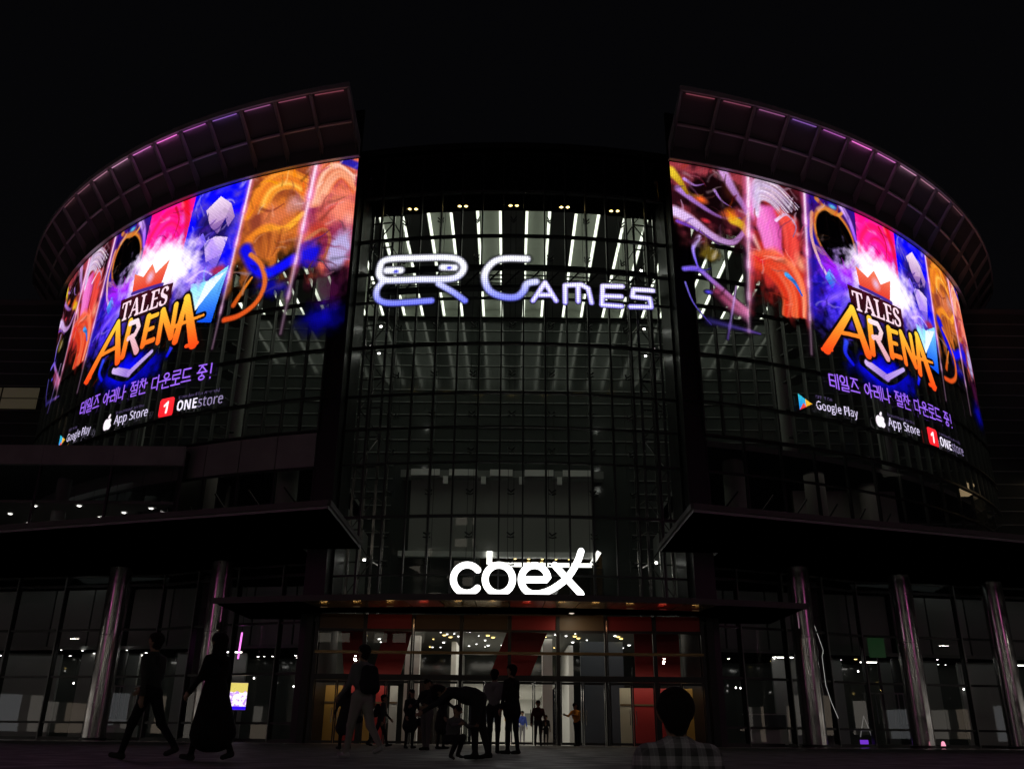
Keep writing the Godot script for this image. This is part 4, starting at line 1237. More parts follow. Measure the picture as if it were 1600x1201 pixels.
	var strokes := [
		[[11.5, 23.2, 9.0, 20.1], .42, .66], [[11.5, 23.2, 12.3, 20.5], .48, .62], [[10.1, 21.4, 12.0, 21.5], .28, .28],
		[[12.9, 22.9, 12.75, 20.7], .5, .5], [[12.9, 22.75, 13.6, 22.75, 13.85, 22.3, 13.6, 21.85, 13.0, 21.75], .36, .36], [[13.3, 21.8, 14.05, 20.7], .4, .5],
		[[14.65, 22.75, 14.55, 20.95], .48, .48], [[14.65, 22.65, 15.45, 22.7], .34, .3], [[14.6, 21.85, 15.25, 21.9], .3, .26], [[14.55, 21.05, 15.45, 21.1], .34, .36],
		[[15.9, 20.85, 15.9, 22.85], .42, .42], [[15.9, 22.8, 16.95, 20.95], .46, .46], [[16.95, 20.9, 16.95, 22.95], .40, .40],
		[[17.75, 23.2, 17.35, 20.6], .40, .52], [[17.75, 23.2, 18.8, 20.15], .52, .72], [[17.2, 21.55, 19.25, 21.8], .30, .16],
		[[8.7, 20.05, 9.4, 20.15], .26, .2], [[18.3, 20.1, 19.1, 20.15], .26, .24],
	]
	c.sharp = true
	for s in strokes: c.stroke(s[0], s[1] + .34, s[2] + .34, Color(.09, .02, .07), Color(.09, .02, .07), .95, .15)
	for k in strokes.size():
		var s: Array = strokes[k]
		var white: bool = k in [4, 5]
		c.stroke(s[0], s[1], s[2], Color(.85, .55, .60) if white else Color(.98, .28, .08), Color(1, .92, .95) if white else Color(1, .82, .22), 1, .14, -1, true, 20.0, 23.2)
	# line of Hangul and the store marks
	var x := 8.9
	for g in HANGUL:
		for j in g:
			for l in JAMO[j[0]]:
				var p := []
				for k in l.size() / 2:
					p.append(x + 0.66 * lerpf(j[1], j[3], l[2 * k]))
					p.append(17.85 + 0.86 * lerpf(j[2], j[4], l[2 * k + 1]))
				c.stroke(p, .12, .12, Color(.62, .40, .98), Color(.62, .40, .98), 1, .5)
		x += 0.77 if g else 0.33
	var dim := Color(.32, .27, .42)
	var pale := Color(.86, .82, .95)
	c.poly([6.6, 17.1, 7.45, 16.65, 6.6, 16.2], Color(.1, .5, .95), Color(.2, .75, .8))
	c.poly([7.05, 16.87, 7.45, 16.65, 7.05, 16.43], Color(.95, .65, .15), Color(.95, .75, .2))
	c.poly([6.6, 16.2, 7.05, 16.43, 6.9, 16.62], Color(.9, .2, .2), Color(.9, .3, .2))
	c.text("GET IT ON", "Droid Sans", 400, 7.75, 8.9, 17.02, 17.2, dim)
	c.text("Google Play", "Droid Sans", 400, 7.75, 10.7, 16.25, 16.92, pale)
	c.ell(12.35, 16.55, .27, .36, 0, Color(1, .95, 1), 1, .1)
	c.ell(12.62, 16.55, .27, .36, 0, Color(1, .95, 1), 1, .1)
	c.ell(12.95, 16.62, .17, .2, 0, Color(0, 0, 0), 1, .1)
	c.ell(12.58, 17.02, .09, .17, -35, Color(1, .95, 1), 1, .2)
	c.text("Download on the", "Droid Sans", 400, 13.2, 15.7, 17.0, 17.18, dim)
	c.text("App Store", "Droid Sans", 400, 13.15, 16.1, 16.22, 16.92, pale)
	c.poly([17.0, 16.2, 17.1, 16.1, 18.0, 16.1, 18.1, 16.2, 18.1, 17.05, 18.0, 17.15, 17.1, 17.15, 17.0, 17.05], Color(.95, .12, .16), Color(.98, .16, .2))
	c.stroke([17.38, 16.75, 17.6, 16.92, 17.56, 16.35], .17, .17, Color(1, 1, 1), Color(1, 1, 1), 1, .3)
	c.text("Download for Android", "Droid Sans", 400, 18.4, 21.2, 16.98, 17.16, dim)
	c.text("ONE", "Droid Sans", 700, 18.35, 19.75, 16.28, 16.86, Color(.95, .92, 1))
	c.text("store", "Droid Sans", 400, 19.85, 21.5, 16.28, 16.84, Color(.55, .5, .65))
	return c


func led_material(t: Texture2D, energy: float) -> StandardMaterial3D:
	var m := StandardMaterial3D.new()
	m.transparency = BaseMaterial3D.TRANSPARENCY_ALPHA
	m.albedo_color = Color(0.06, 0.06, 0.06)
	m.albedo_texture = t
	m.roughness = 0.6
	m.emission_enabled = true
	m.emission = Color.BLACK
	m.emission_texture = t
	m.emission_energy_multiplier = energy
	m.texture_filter = BaseMaterial3D.TEXTURE_FILTER_NEAREST
	m.texture_repeat = false
	m.cull_mode = BaseMaterial3D.CULL_DISABLED
	return m


func curved_sheet(r: float, a0: float, a1: float, y0: float, y1: float, n: int) -> ArrayMesh:
	var st := begin()
	for k in n:
		var t0 := float(k) / n
		var t1 := float(k + 1) / n
		face(st, pol(lerpf(a0, a1, t0), r, y0), pol(lerpf(a0, a1, t1), r, y0), pol(lerpf(a0, a1, t1), r, y1), pol(lerpf(a0, a1, t0), r, y1), [Vector2(t0, 1), Vector2(t1, 1), Vector2(t1, 0), Vector2(t0, 0)])
	return st.commit()


func led_screens() -> void:
	var tex := screen_picture().texture(2.2)
	var mat := led_material(tex, 1.2)
	var back := led_material(tex, 0.0)
	back.emission_enabled = false
	var span := rad_to_deg(28.2 / 39.47)
	for s in [-1, 1]:
		var side := "left" if s < 0 else "right"
		var o := thing("led_screen", "see-through game advertisement screen wrapped round the %s glass wing" % side, "LED screen", Vector3(0, 0, CZ), 0.0, "LED screens on the hall's wings")
		var a0 := 12.65
		var a1 := 12.65 + span
		part(o, "led_display", curved_sheet(39.47, -a1 if s < 0 else a0, -a0 if s < 0 else a1, 16.0, 30.1, 56), mat)
		part(o, "diode_backing", curved_sheet(39.44, -a1 if s < 0 else a0, -a0 if s < 0 else a1, 16.0, 30.1, 56), back)
		for y in [15.94, 30.13]:
			part(o, "edge_rail", ring([Vector2(39.42, y - 0.04), Vector2(39.54, y - 0.04), Vector2(39.54, y + 0.04), Vector2(39.42, y + 0.04)], a0 * s, a1 * s, 40), M.frame)
		for k in 3:
			var am: float = (a0 + span * (k + 0.5) / 3) * s
			area_light(o, pol(am, 39.62, 24.5), pol(am, 1, 0), Vector2(9.0, 9.0), Color(0.85, 0.62, 0.95), 0.5)


func centre_led() -> void:
	var c := Canvas.new(15.6, 3.6, 24.0, -7.8, 24.4)
	var hi := Color(.95, .95, 1)
	var lo := Color(.42, .45, 1)
	var big := [
		[[-7.17, 23.44, -7.03, 23.85, -6.49, 23.98, -5.06, 23.93, -3.55, 23.87, -2.9, 23.71, -2.62, 23.28, -2.82, 22.81, -3.39, 22.59, -4.99, 22.64, -6.08, 22.67, -6.85, 22.75, -7.15, 23.07, -7.17, 23.44], .46],
		[[-6.95, 22.64, -7.23, 22.18, -7.14, 21.64, -6.54, 21.36, -5.35, 21.33, -4.27, 21.36], .42], [[-3.91, 22.32, -3.15, 21.82, -2.72, 21.48, -2.51, 21.3], .40],
		[[-6.75, 23.3, -6.0, 23.25], .5], [[-3.75, 23.3, -3.1, 23.25], .46],
		[[0.7, 23.75, -0.36, 23.76, -0.99, 23.6, -1.43, 23.08, -1.5, 22.49, -1.22, 21.84, -0.54, 21.51, 0.13, 21.5, 0.51, 21.83, 0.7, 22.27, 1.17, 22.41], .46],
	]
	for b in big: c.stroke(b[0], b[1] * 1.7, b[1] * 1.7, lo, Color(.8, .8, 1), .35, .95, -1, true, 21.2, 22.9)
	for b in big: c.stroke(b[0], b[1] * 1.1, b[1] * 1.1, lo, hi, 1, .6, -1, true, 21.2, 22.9)
	for e in [[-6.25, 23.2], [-3.39, 23.25]]:
		c.ell(e[0], e[1], .2, .13, 0, Color(.2, .2, .8), 1, .8)
	var small := [
		[1.01, 21.3, 1.64, 22.37, 2.21, 21.34], [1.38, 21.64, 1.95, 21.66], [2.68, 21.25, 2.69, 22.25, 3.53, 22.34, 3.9, 22.13, 4.06, 21.32], [3.37, 22.29, 3.36, 21.35],
		[5.73, 22.4, 4.68, 22.34, 4.6, 21.24, 5.65, 21.24], [4.67, 21.75, 5.65, 21.8], [7.4, 22.32, 6.34, 22.27, 6.25, 21.85, 7.2, 21.84, 7.26, 21.34, 6.12, 21.25],
	]
	c.sharp = true
	for p in small: c.stroke(p, .38, .38, Color(.60, .56, 1), Color(.80, .76, 1), 1, .5, -1, true, 21.2, 22.4)
	for p in small: c.stroke(p, .2, .2, hi, hi, .9, .9)
	var o := thing("led_sign", "white and blue lettering glowing on the central glass above the entrance", "LED sign", Vector3(0, 0, CZ))
	var a := rad_to_deg(7.8 / 38.65)
	var tex := c.texture(2.2)
	var back := led_material(tex, 0.0)
	back.emission_enabled = false
	part(o, "led_display", curved_sheet(38.70, -a, a, 20.8, 24.4, 24), led_material(tex, 1.3))
	part(o, "diode_backing", curved_sheet(38.67, -a, a, 20.8, 24.4, 24), back)
	area_light(o, Vector3(0, 22.6, 38.85), Vector3(0, 0, 1), Vector2(13, 2.4), Color(.85, .85, 1), 0.25)


func sign_letters() -> void:
	# four rounded letters standing on the entrance canopy; the tail of the e sweeps up into the x
	var z := 43.0
	var o := thing("illuminated_sign", "glowing white four-letter sign standing on the entrance canopy", "sign", Vector3(0, 5.66, CZ + z))
	var r := 0.138
	var y0 := 0.65
	var paths := []
	var c := []
	for k in 25:
		var a := deg_to_rad(40 + 280.0 * k / 24)
		c.append(Vector3(-1.76 + 0.56 * cos(a), y0 + 0.57 * sin(a), 0))
	paths.append(["letter", [c]])
	var ring_ := []
	for k in 33:
		var a := TAU * k / 32 + 0.3
		ring_.append(Vector3(-0.46 + 0.56 * cos(a), y0 + 0.575 * sin(a), 0))
	paths.append(["letter", [ring_]])
	var e := [Vector3(0.58, y0 - 0.01, 0), Vector3(1.50, y0, 0)]
	for k in 21:
		var a := deg_to_rad(8 + 262.0 * k / 20)
		e.append(Vector3(1.0 + 0.55 * cos(a), y0 + 0.575 * sin(a), 0))
	for p in [[1.22, .09], [1.51, .17], [1.75, .29], [1.98, .44], [2.18, .59], [2.36, .76], [2.52, .97], [2.64, 1.17], [2.75, 1.37], [2.84, 1.57], [2.92, 1.82]]: e.append(Vector3(p[0], p[1], 0))
	paths.append(["letter", [e]])
	paths.append(["letter", [[Vector3(1.83, 1.24, 0.004), Vector3(2.35, 0.66, 0.004), Vector3(2.88, 0.09, 0.004)]]])
	for q in paths:
		var st := begin()
		for p in q[1]:
			var rad := []
			for k in p.size(): rad.append(r)
			tube(st, p, rad, 12)
		part(o, q[0], st.commit(), M.white_letter)
	part(o, "base_rail", box(Vector3(5.6, 0.05, 0.2)), M.frame, Transform3D(Basis.IDENTITY, Vector3(0.55, -0.06, 0)))
	area_light(o, Vector3(0.5, 0.7, 0.3), Vector3(0, 0, 1), Vector2(4.8, 1.6), Color(1, 1, 0.97), 0.35)


# ------------------------------------------------------------------ lamps
func lamp(at: Vector3, m: Material, size: float, label: String, group: String, down := Vector3.DOWN) -> void:
	var o := thing("ceiling_light", label, "ceiling light", at, 0.0, group)
	var basis_ := Basis(Quaternion(Vector3.DOWN, down))
	part(o, "trim_ring", trim_mesh(), M.rail, Transform3D(basis_.scaled_local(Vector3(size, 1, size)), Vector3.ZERO))
	part(o, "bulb", bulb_mesh(), m, Transform3D(basis_.scaled_local(Vector3(size, 1, size)), Vector3.ZERO))


var trim_: ArrayMesh
var bulb_: ArrayMesh


func trim_mesh() -> ArrayMesh:
	if trim_ == null: trim_ = lathe([Vector2(1.0, -0.01), Vector2(1.25, -0.03), Vector2(1.3, 0.0)], 12)
	return trim_


func bulb_mesh() -> ArrayMesh:
	if bulb_ == null: bulb_ = lathe([Vector2(0.0, -0.05), Vector2(0.6, -0.045), Vector2(1.0, -0.015)], 12)
	return bulb_


func lamps() -> void:
	# pairs of warm lamps along the front edge of the atrium ceiling
	for k in range(-3, 4):
		for s in [-1, 1]:
			lamp(Vector3(0, 0, CZ) + pol(4.52 * k, 36.7, 28.35) + Vector3(0.18 * s, -0.02, 0), M.warm_lamp, 0.10, "small warm lamp of a pair at the atrium ceiling's front edge", "warm lamp pairs under the atrium ceiling")
	# gallery niche: five columns of three
	for i in 5:
		for j in 3:
			if j == 2 and i in [0, 4]: continue
			lamp(Vector3(0.35 + 0.98 * i, 12.28, CZ + REAR - 4.9 - 1.25 * j), M.warm_lamp, 0.10, "small amber downlight in the gallery niche above the sign", "amber downlights in the gallery niche")
	# entrance lobby ceiling
	for k in 8:
		var warm: bool = k not in [1, 4, 7]
		for j in 2:
			lamp(Vector3(-7.7 + 2.2 * k + 0.25 * j, 5.11, CZ + 33.2 - 0.9 * j), M.warm_lamp if warm else M.red_lamp, 0.11, "%s downlight of a pair in the entrance lobby ceiling" % ("amber" if warm else "red"), "paired downlights in the entrance lobby")
	for p in [[-6.9, 31.0], [-5.2, 34.6], [-3.6, 29.4], [-2.1, 34.9], [-1.2, 28.0], [-3.0, 25.5], [1.1, 27.5], [2.4, 35.2], [3.4, 30.2], [4.6, 26.2], [5.3, 33.6], [6.6, 28.9], [7.6, 34.4], [-7.9, 35.6], [0.2, 31.5], [1.5, 24.6], [-5.8, 26.8]]:
		lamp(Vector3(p[0], 5.11, CZ + p[1]), M.lamp, 0.09, "white downlight scattered over the entrance lobby ceiling", "white downlights in the entrance lobby")
	for k in 46:
		lamp(Vector3(rng.randf_range(-8.3, 8.3), 5.11, CZ + rng.randf_range(24.0, 36.0)), M.lamp if rng.randf() < 0.8 else M.warm_lamp, rng.randf_range(0.03, 0.07), "tiny bright point in the entrance lobby ceiling", "points of light in the entrance lobby")
	for p in [[-0.6, 19.0], [0.6, 16.0], [-0.5, 13.0], [0.7, 10.0]]:
		lamp(Vector3(p[0], 3.16, CZ + p[1]), M.lamp, 0.12, "white downlight in the bright corridor beyond the doors", "white downlights in the corridor")
	# lobby under each wing
	for s in [-1, 1]:
		var where := "left" if s < 0 else "right"
		for k in 26:
			var x := rng.randf_range(10.2, 25.5)
			var zmax := 27.6
			var z := rng.randf_range(REAR + 1.5, zmax)
			lamp(Vector3(x * s, 4.72, CZ + z), M.lamp if rng.randf() < 0.85 else M.warm_lamp, rng.randf_range(0.05, 0.10), "tiny downlight in the %s lobby behind the steel columns" % where, "downlights in the %s lobby" % where)
		for k in 14:
			var hx := rng.randf_range(10.5, 30.0)
			var drop := rng.randf_range(0.3, 1.9)
			var pend := thing("pendant_lamp", "tiny pendant lamp hanging in the %s lobby" % where, "pendant lamp", Vector3(hx * s, 4.75 - drop, CZ + rng.randf_range(REAR + 1.0, 25.0)), 0.0, "pendant lamps in the %s lobby" % where)
			part(pend, "cord", box(Vector3(0.015, drop, 0.015)), M.frame, Transform3D(Basis.IDENTITY, Vector3(0, drop / 2, 0)))
			part(pend, "bulb", lathe([Vector2(0, -0.06), Vector2(0.05, -0.03), Vector2(0.04, 0.03), Vector2(0.0, 0.06)], 8), M.lamp if rng.randf() < 0.7 else M.warm_lamp)
			lamp(Vector3(rng.randf_range(25.5, 38.5) * s, 4.72, CZ + rng.randf_range(REAR + 0.6, 24.0)), M.lamp, rng.randf_range(0.05, 0.12), "tiny downlight in the %s lobby beyond the outer column" % where, "downlights in the far %s lobby" % where)
		for q in [[15.6, 27.4, 0.9], [21.5, 24.6, 1.2], [31.2, 23.4, 0.6], [30.2, 23.2, 0.7]]:
			var t := thing("light_tube", "short white ceiling tube in the %s lobby behind the columns" % where, "ceiling light", Vector3(q[0] * s, 4.66, CZ + q[1]), 0.0, "ceiling tubes in the %s lobby" % where)
			part(t, "housing", box(Vector3(q[2] + 0.06, 0.06, 0.14)), M.rail, Transform3D(Basis.IDENTITY, Vector3(0, 0.04, 0)))
			part(t, "tube", box(Vector3(q[2], 0.05, 0.09)), M.lamp, Transform3D(Basis.IDENTITY, Vector3(0, -0.015, 0)))
	# one downlight in the canopy soffit over the middle doors
	var soffit := thing("soffit_downlight", "round warm-white downlight in the canopy soffit over the right-hand middle door", "ceiling light", Vector3(2.7, 5.40, -39.4))
	part(soffit, "trim_ring", trim_mesh(), M.rail, Transform3D(Basis.IDENTITY.scaled(Vector3(0.12, 1, 0.12)), Vector3.ZERO))
	part(soffit, "bulb", bulb_mesh(), glow(Color(1, 0.9, 0.7), 0.8), Transform3D(Basis.IDENTITY.scaled(Vector3(0.12, 1, 0.12)), Vector3.ZERO))
	area_light(soffit, Vector3(0, -0.08, 0), Vector3(0.05, -1, -0.12), Vector2(0.25, 0.25), Color(1, 0.93, 0.8), 0.9)
	# annex ceiling
	for p in [[-26.4, -45.7], [-26.6, -48.0], [-24.2, -43.9], [-21.9, -43.8], [-23.6, -47.5], [-21.9, -46.3], [-20.2, -45.2], [-18.4, -44.2]]:
		lamp(Vector3(p[0], 11.03, p[1]), M.lamp, 0.11, "round white downlight in the annex ceiling above the left canopy", "downlights in the annex")
	# inside the bay's lift towers
	for s in [-1, 1]:
		for h in [8.4, 19.6, 21.2, 24.8]:
			var o := thing("bulkhead_lamp", "small white lamp at height inside the %s lattice lift tower" % ("left" if s < 0 else "right"), "lamp", Vector3(0, 0, CZ) + pol(11.5 * s, 36.3, h), 0.0, "lamps in the %s lift tower" % ("left" if s < 0 else "right"))
			part(o, "housing", box(Vector3(0.2, 0.08, 0.12)), M.steel, Transform3D(Basis.IDENTITY, Vector3(0, 0.1, 0)))
			part(o, "tube", box(Vector3(0.12, 0.10, 0.07)), M.lamp)
			omni(o, Vector3(0, -0.1, 0.2), Color(0.97, 1, 0.95), 0.08, 0.06)


func lobby_things() -> void:
	# portrait display behind the left glass
	var im := Image.create(32, 48, false, Image.FORMAT_RGB8)
	var n := FastNoiseLite.new()
	n.seed = 12
	n.frequency = 0.09
	for y in 48:
		for x in 32:
			var v := n.get_noise_2d(x, y)
			var c := Color(0.80, 0.74, 0.38) if y < 16 + 4 * v else (Color(0.98, 0.92, 1) if v > -0.15 else Color(0.72, 0.55, 0.90))
			if y > 41: c = Color(0.18, 0.04, 0.85)
			im.set_pixel(x, y, c)
	var dm := StandardMaterial3D.new()
	dm.albedo_color = Color(0.05, 0.05, 0.05)
	dm.emission_enabled = true
	dm.emission = Color.BLACK
	dm.emission_texture = ImageTexture.create_from_image(im)
	dm.emission_energy_multiplier = 1.2
	var d := thing("display_screen", "bright white and violet portrait display inside the left lobby", "display", Vector3(-13.85, 0.02, -47.6), 0.28)
	part(d, "casing", box(Vector3(1.02, 1.42, 0.1)), M.black, Transform3D(Basis.IDENTITY, Vector3(0, 2.12, 0)))
	part(d, "screen_face", sheet(0.92, 1.3), dm, Transform3D(Basis.IDENTITY, Vector3(0, 2.12, 0.054)))
	part(d, "stand", box(Vector3(0.14, 1.42, 0.1)), M.frame, Transform3D(Basis.IDENTITY, Vector3(0, 0.72, -0.03)))
	part(d, "foot", box(Vector3(0.7, 0.03, 0.4)), M.frame, Transform3D(Basis.IDENTITY, Vector3(0, 0.015, 0)))
	area_light(d, Vector3(0, 2.12, 0.1), Vector3(0, 0, 1), Vector2(0.92, 1.3), Color(0.95, 0.88, 1), 0.06)
	# neon lines
	for q in [["neon_tube", "zigzag white neon line hanging behind the right lobby glass", Color(1, 1, 0.95), 0.4, [[15.75, 6.0, -46.9], [15.95, 5.2, -46.9], [16.1, 4.6, -46.9], [16.0, 4.3, -46.9], [16.02, 2.9, -46.9], [16.2, 2.1, -46.9], [16.45, 1.35, -46.9]], 0.009], ["neon_tube", "upright magenta neon tube behind the left lobby glass", Color(0.95, 0.2, 0.85), 1.6, [[-14.0, 5.25, -47.6], [-14.05, 4.0, -47.6]], 0.045]]:
		var o := thing(q[0], q[1], "neon light", Vector3(q[4][0][0], 0, q[4][0][2]))
		var st := begin()
		var pts := []
		var rad := []
		for p in q[4]:
			pts.append(Vector3(p[0] - q[4][0][0], p[1], p[2] - q[4][0][2]))
			rad.append(q[5])
		tube(st, pts, rad, 8)
		part(o, "glass_tube", st.commit(), glow(q[2], q[3]))
		part(o, "hanger", box(Vector3(0.02, 8.3 - q[4][0][1], 0.02)), M.frame, Transform3D(Basis.IDENTITY, Vector3(0, (8.3 + q[4][0][1]) / 2, 0)))
	# triangular sign with a violet foot, green lit panel, pink marker lamp
	var a := thing("triangular_sign", "small triangular standing sign with a violet glowing foot", "sign", Vector3(18.6, 0.02, -49.2))
	var st2 := begin()
	tube(st2, [Vector3(-0.3, 0.5, 0), Vector3(0, 1.5, 0), Vector3(0.3, 0.5, 0)], [0.03, 0.03, 0.03], 6)
	tube(st2, [Vector3(-0.2, 0.8, 0), Vector3(0.2, 0.8, 0)], [0.03, 0.03], 6)
	part(a, "frame", st2.commit(), glow(Color(0.7, 0.68, 0.65), 0.12))
	part(a, "light_foot", box(Vector3(0.36, 0.34, 0.2)), glow(Color(0.28, 0.05, 1.0), 0.5), Transform3D(Basis.IDENTITY, Vector3(-0.14, 0.17, 0)))
	var g := thing("green_light_panel", "dim green lit panel high in the right lobby", "light panel", Vector3(20.3, 0.02, -50.5))
	part(g, "light_panel", box(Vector3(0.9, 1.1, 0.06)), glow(Color(0.05, 0.35, 0.08), 0.035), Transform3D(Basis.IDENTITY, Vector3(0, 5.1, 0)))
	part(g, "post", box(Vector3(0.1, 5.6, 0.08)), M.frame, Transform3D(Basis.IDENTITY, Vector3(0, 2.8, -0.08)))
	var mk := thing("marker_lamp", "small pink marker lamp at the foot of the middle right column", "lamp", Vector3(20.9, 0, -45.6))
	part(mk, "housing", lathe([Vector2(0.14, 0), Vector2(0.12, 0.1), Vector2(0.1, 0.12)], 10), M.frame)
	part(mk, "lens", lathe([Vector2(0.11, 0.12), Vector2(0.07, 0.3), Vector2(0, 0.34)], 10), glow(Color(1, 0.35, 0.5), 0.9))
	# pale sofa on the left, pale counter on the right
	var s := thing("lounge_sofa", "pale two-seat sofa in the left lobby beside the first column", "sofa", Vector3(-20.3, 0.02, -48.9), 0.3)
	part(s, "base", box(Vector3(1.8, 0.3, 0.8)), M.grey, Transform3D(Basis.IDENTITY, Vector3(0, 0.2, 0)))
	for q in [-0.42, 0.42]:
		part(s, "seat_cushion", rounded(Vector3(0.82, 0.2, 0.75)), M.white, Transform3D(Basis.IDENTITY, Vector3(q, 0.45, 0.03)))
	part(s, "backrest", rounded(Vector3(1.8, 0.55, 0.22)), M.white, Transform3D(Basis.IDENTITY, Vector3(0, 0.72, -0.36)))
	for q in [-0.94, 0.94]:
		part(s, "armrest", rounded(Vector3(0.18, 0.6, 0.85)), M.white, Transform3D(Basis.IDENTITY, Vector3(q, 0.4, 0)))
	var k := thing("reception_counter", "pale reception counter in the right lobby beside the first column", "counter", Vector3(12.6, 0.02, -46.3), -0.25)
	part(k, "front_panel", box(Vector3(2.0, 0.62, 0.06)), M.navy, Transform3D(Basis.IDENTITY, Vector3(0, 1.12, 0.3)))
	part(k, "front_panel", box(Vector3(2.0, 0.7, 0.06)), M.white, Transform3D(Basis.IDENTITY, Vector3(0, 0.43, 0.3)))
	part(k, "worktop", box(Vector3(2.1, 0.05, 0.7)), M.white, Transform3D(Basis.IDENTITY, Vector3(0, 1.46, 0)))
	for q in [-1, 1]:
		part(k, "side_panel", box(Vector3(0.05, 1.42, 0.6)), M.white, Transform3D(Basis.IDENTITY, Vector3(0.98 * q, 0.72, 0)))


func rounded(size: Vector3) -> ArrayMesh:
	# a box with its upright and top edges rounded off
	var st := begin()
	var b := minf(size.x, minf(size.y, size.z)) * 0.25
	var h := size / 2
	var prof := [[h.x, h.z, -h.y], [h.x, h.z, h.y - b], [h.x - b * 0.3, h.z - b * 0.3, h.y - b * 0.3], [h.x - b, h.z - b, h.y]]
	for j in 3:
		var p := []
		for q in [prof[j], prof[j + 1]]:
			p.append([Vector3(-q[0], q[2], q[1]), Vector3(q[0], q[2], q[1]), Vector3(q[0], q[2], -q[1]), Vector3(-q[0], q[2], -q[1])])
		for k in 4: face(st, p[0][k], p[0][(k + 1) % 4], p[1][(k + 1) % 4], p[1][k])
	var q: Array = prof[3]
	face(st, Vector3(-q[0], q[2], q[1]), Vector3(q[0], q[2], q[1]), Vector3(q[0], q[2], -q[1]), Vector3(-q[0], q[2], -q[1]))
	return st.commit()


# ------------------------------------------------------------------ people
func body_mesh(bones: Array, cell: float, k: float) -> ArrayMesh:
	# smooth union of tapered capsules [a, b, ra, rb, colour], meshed as surface nets
	var lo := Vector3(1e9, 1e9, 1e9)
	var hi := -lo
	for b in bones:
		var m: float = maxf(b[2], b[3]) + 2.5 * cell
		lo = lo.min(b[0] - Vector3.ONE * m).min(b[1] - Vector3.ONE * m)
		hi = hi.max(b[0] + Vector3.ONE * m).max(b[1] + Vector3.ONE * m)
	var nx := int((hi.x - lo.x) / cell) + 2
	var ny := int((hi.y - lo.y) / cell) + 2
	var nz := int((hi.z - lo.z) / cell) + 2
	var f := PackedFloat32Array()
	f.resize(nx * ny * nz)
	f.fill(1.0)
	for b in bones:
		var a: Vector3 = b[0]
		var ab: Vector3 = b[1] - a
		var l2 := maxf(ab.length_squared(), 1e-8)
		var ra: float = b[2]
		var rb: float = b[3]
		var m := maxf(ra, rb) + k + 1.8 * cell
		var p0: Vector3 = a.min(b[1]) - Vector3.ONE * m - lo
		var p1: Vector3 = a.max(b[1]) + Vector3.ONE * m - lo
		for z in range(maxi(0, int(p0.z / cell)), mini(nz - 1, int(p1.z / cell) + 1) + 1):
			for y in range(maxi(0, int(p0.y / cell)), mini(ny - 1, int(p1.y / cell) + 1) + 1):
				var row := nx * (y + ny * z)
				for x in range(maxi(0, int(p0.x / cell)), mini(nx - 1, int(p1.x / cell) + 1) + 1):
					var p := lo + Vector3(x, y, z) * cell - a
					var t := clampf(p.dot(ab) / l2, 0, 1)
					var d := (p - ab * t).length() - lerpf(ra, rb, t)
					var o := f[row + x]
					var h := maxf(k - absf(o - d), 0.0) / k
					f[row + x] = minf(o, d) - h * h * k * 0.25
	var id := PackedInt32Array()
	id.resize(f.size())
	id.fill(-1)
	var off := [0, 1, nx, nx + 1, nx * ny, nx * ny + 1, nx * ny + nx, nx * ny + nx + 1]
	var edges := [[0, 1], [2, 3], [4, 5], [6, 7], [0, 2], [1, 3], [4, 6], [5, 7], [0, 4], [1, 5], [2, 6], [3, 7]]
	var st := begin()
	st.set_smooth_group(0)
	var n := 0
	var cells := []
	for z in nz - 1:
		for y in ny - 1:
			var row := nx * (y + ny * z)
			for x in nx - 1:
				var i := row + x
				var inside := 0
				for q in off:
					if f[i + q] < 0.0: inside += 1
				if inside == 0 or inside == 8: continue
				var s := Vector3.ZERO
				var c := 0
				for e in edges:
					var u := f[i + off[e[0]]]
					var v := f[i + off[e[1]]]
					if (u < 0.0) != (v < 0.0):
						var t := u / (u - v)
						s += Vector3(e[0] & 1, (e[0] >> 1) & 1, e[0] >> 2).lerp(Vector3(e[1] & 1, (e[1] >> 1) & 1, e[1] >> 2), t)
						c += 1
				var p := lo + (Vector3(x, y, z) + s / c) * cell
				var best := 1e9
				var col := Color.BLACK
				for b in bones:
					var ab: Vector3 = b[1] - b[0]
					var t := clampf((p - b[0]).dot(ab) / maxf(ab.length_squared(), 1e-8), 0, 1)
					var d: float = (p - b[0] - ab * t).length() - lerpf(b[2], b[3], t)
					if d < best:
						best = d
						col = b[4]
				st.set_color(col)
				st.add_vertex(p)
				id[i] = n
				n += 1
				cells.append(Vector3i(x, y, z))
	for q in cells:
		var i: int = q.x + nx * (q.y + ny * q.z)
		for axis in 3:
			if [q.y, q.x, q.x][axis] == 0 or [q.z, q.z, q.y][axis] == 0: continue
			var step: int = [1, nx, nx * ny][axis]
			var u: int = [nx, nx * ny, 1][axis]
			var v: int = [nx * ny, 1, nx][axis]
			var s0 := f[i] < 0.0
			if s0 == (f[i + step] < 0.0): continue
			var c := [id[i], id[i - u], id[i - u - v], id[i - v]]
			if c.has(-1): continue
			for k2 in ([0, 2, 1, 0, 3, 2] if not s0 else [0, 1, 2, 0, 2, 3]): st.add_index(c[k2])
	st.generate_normals()
	return st.commit()


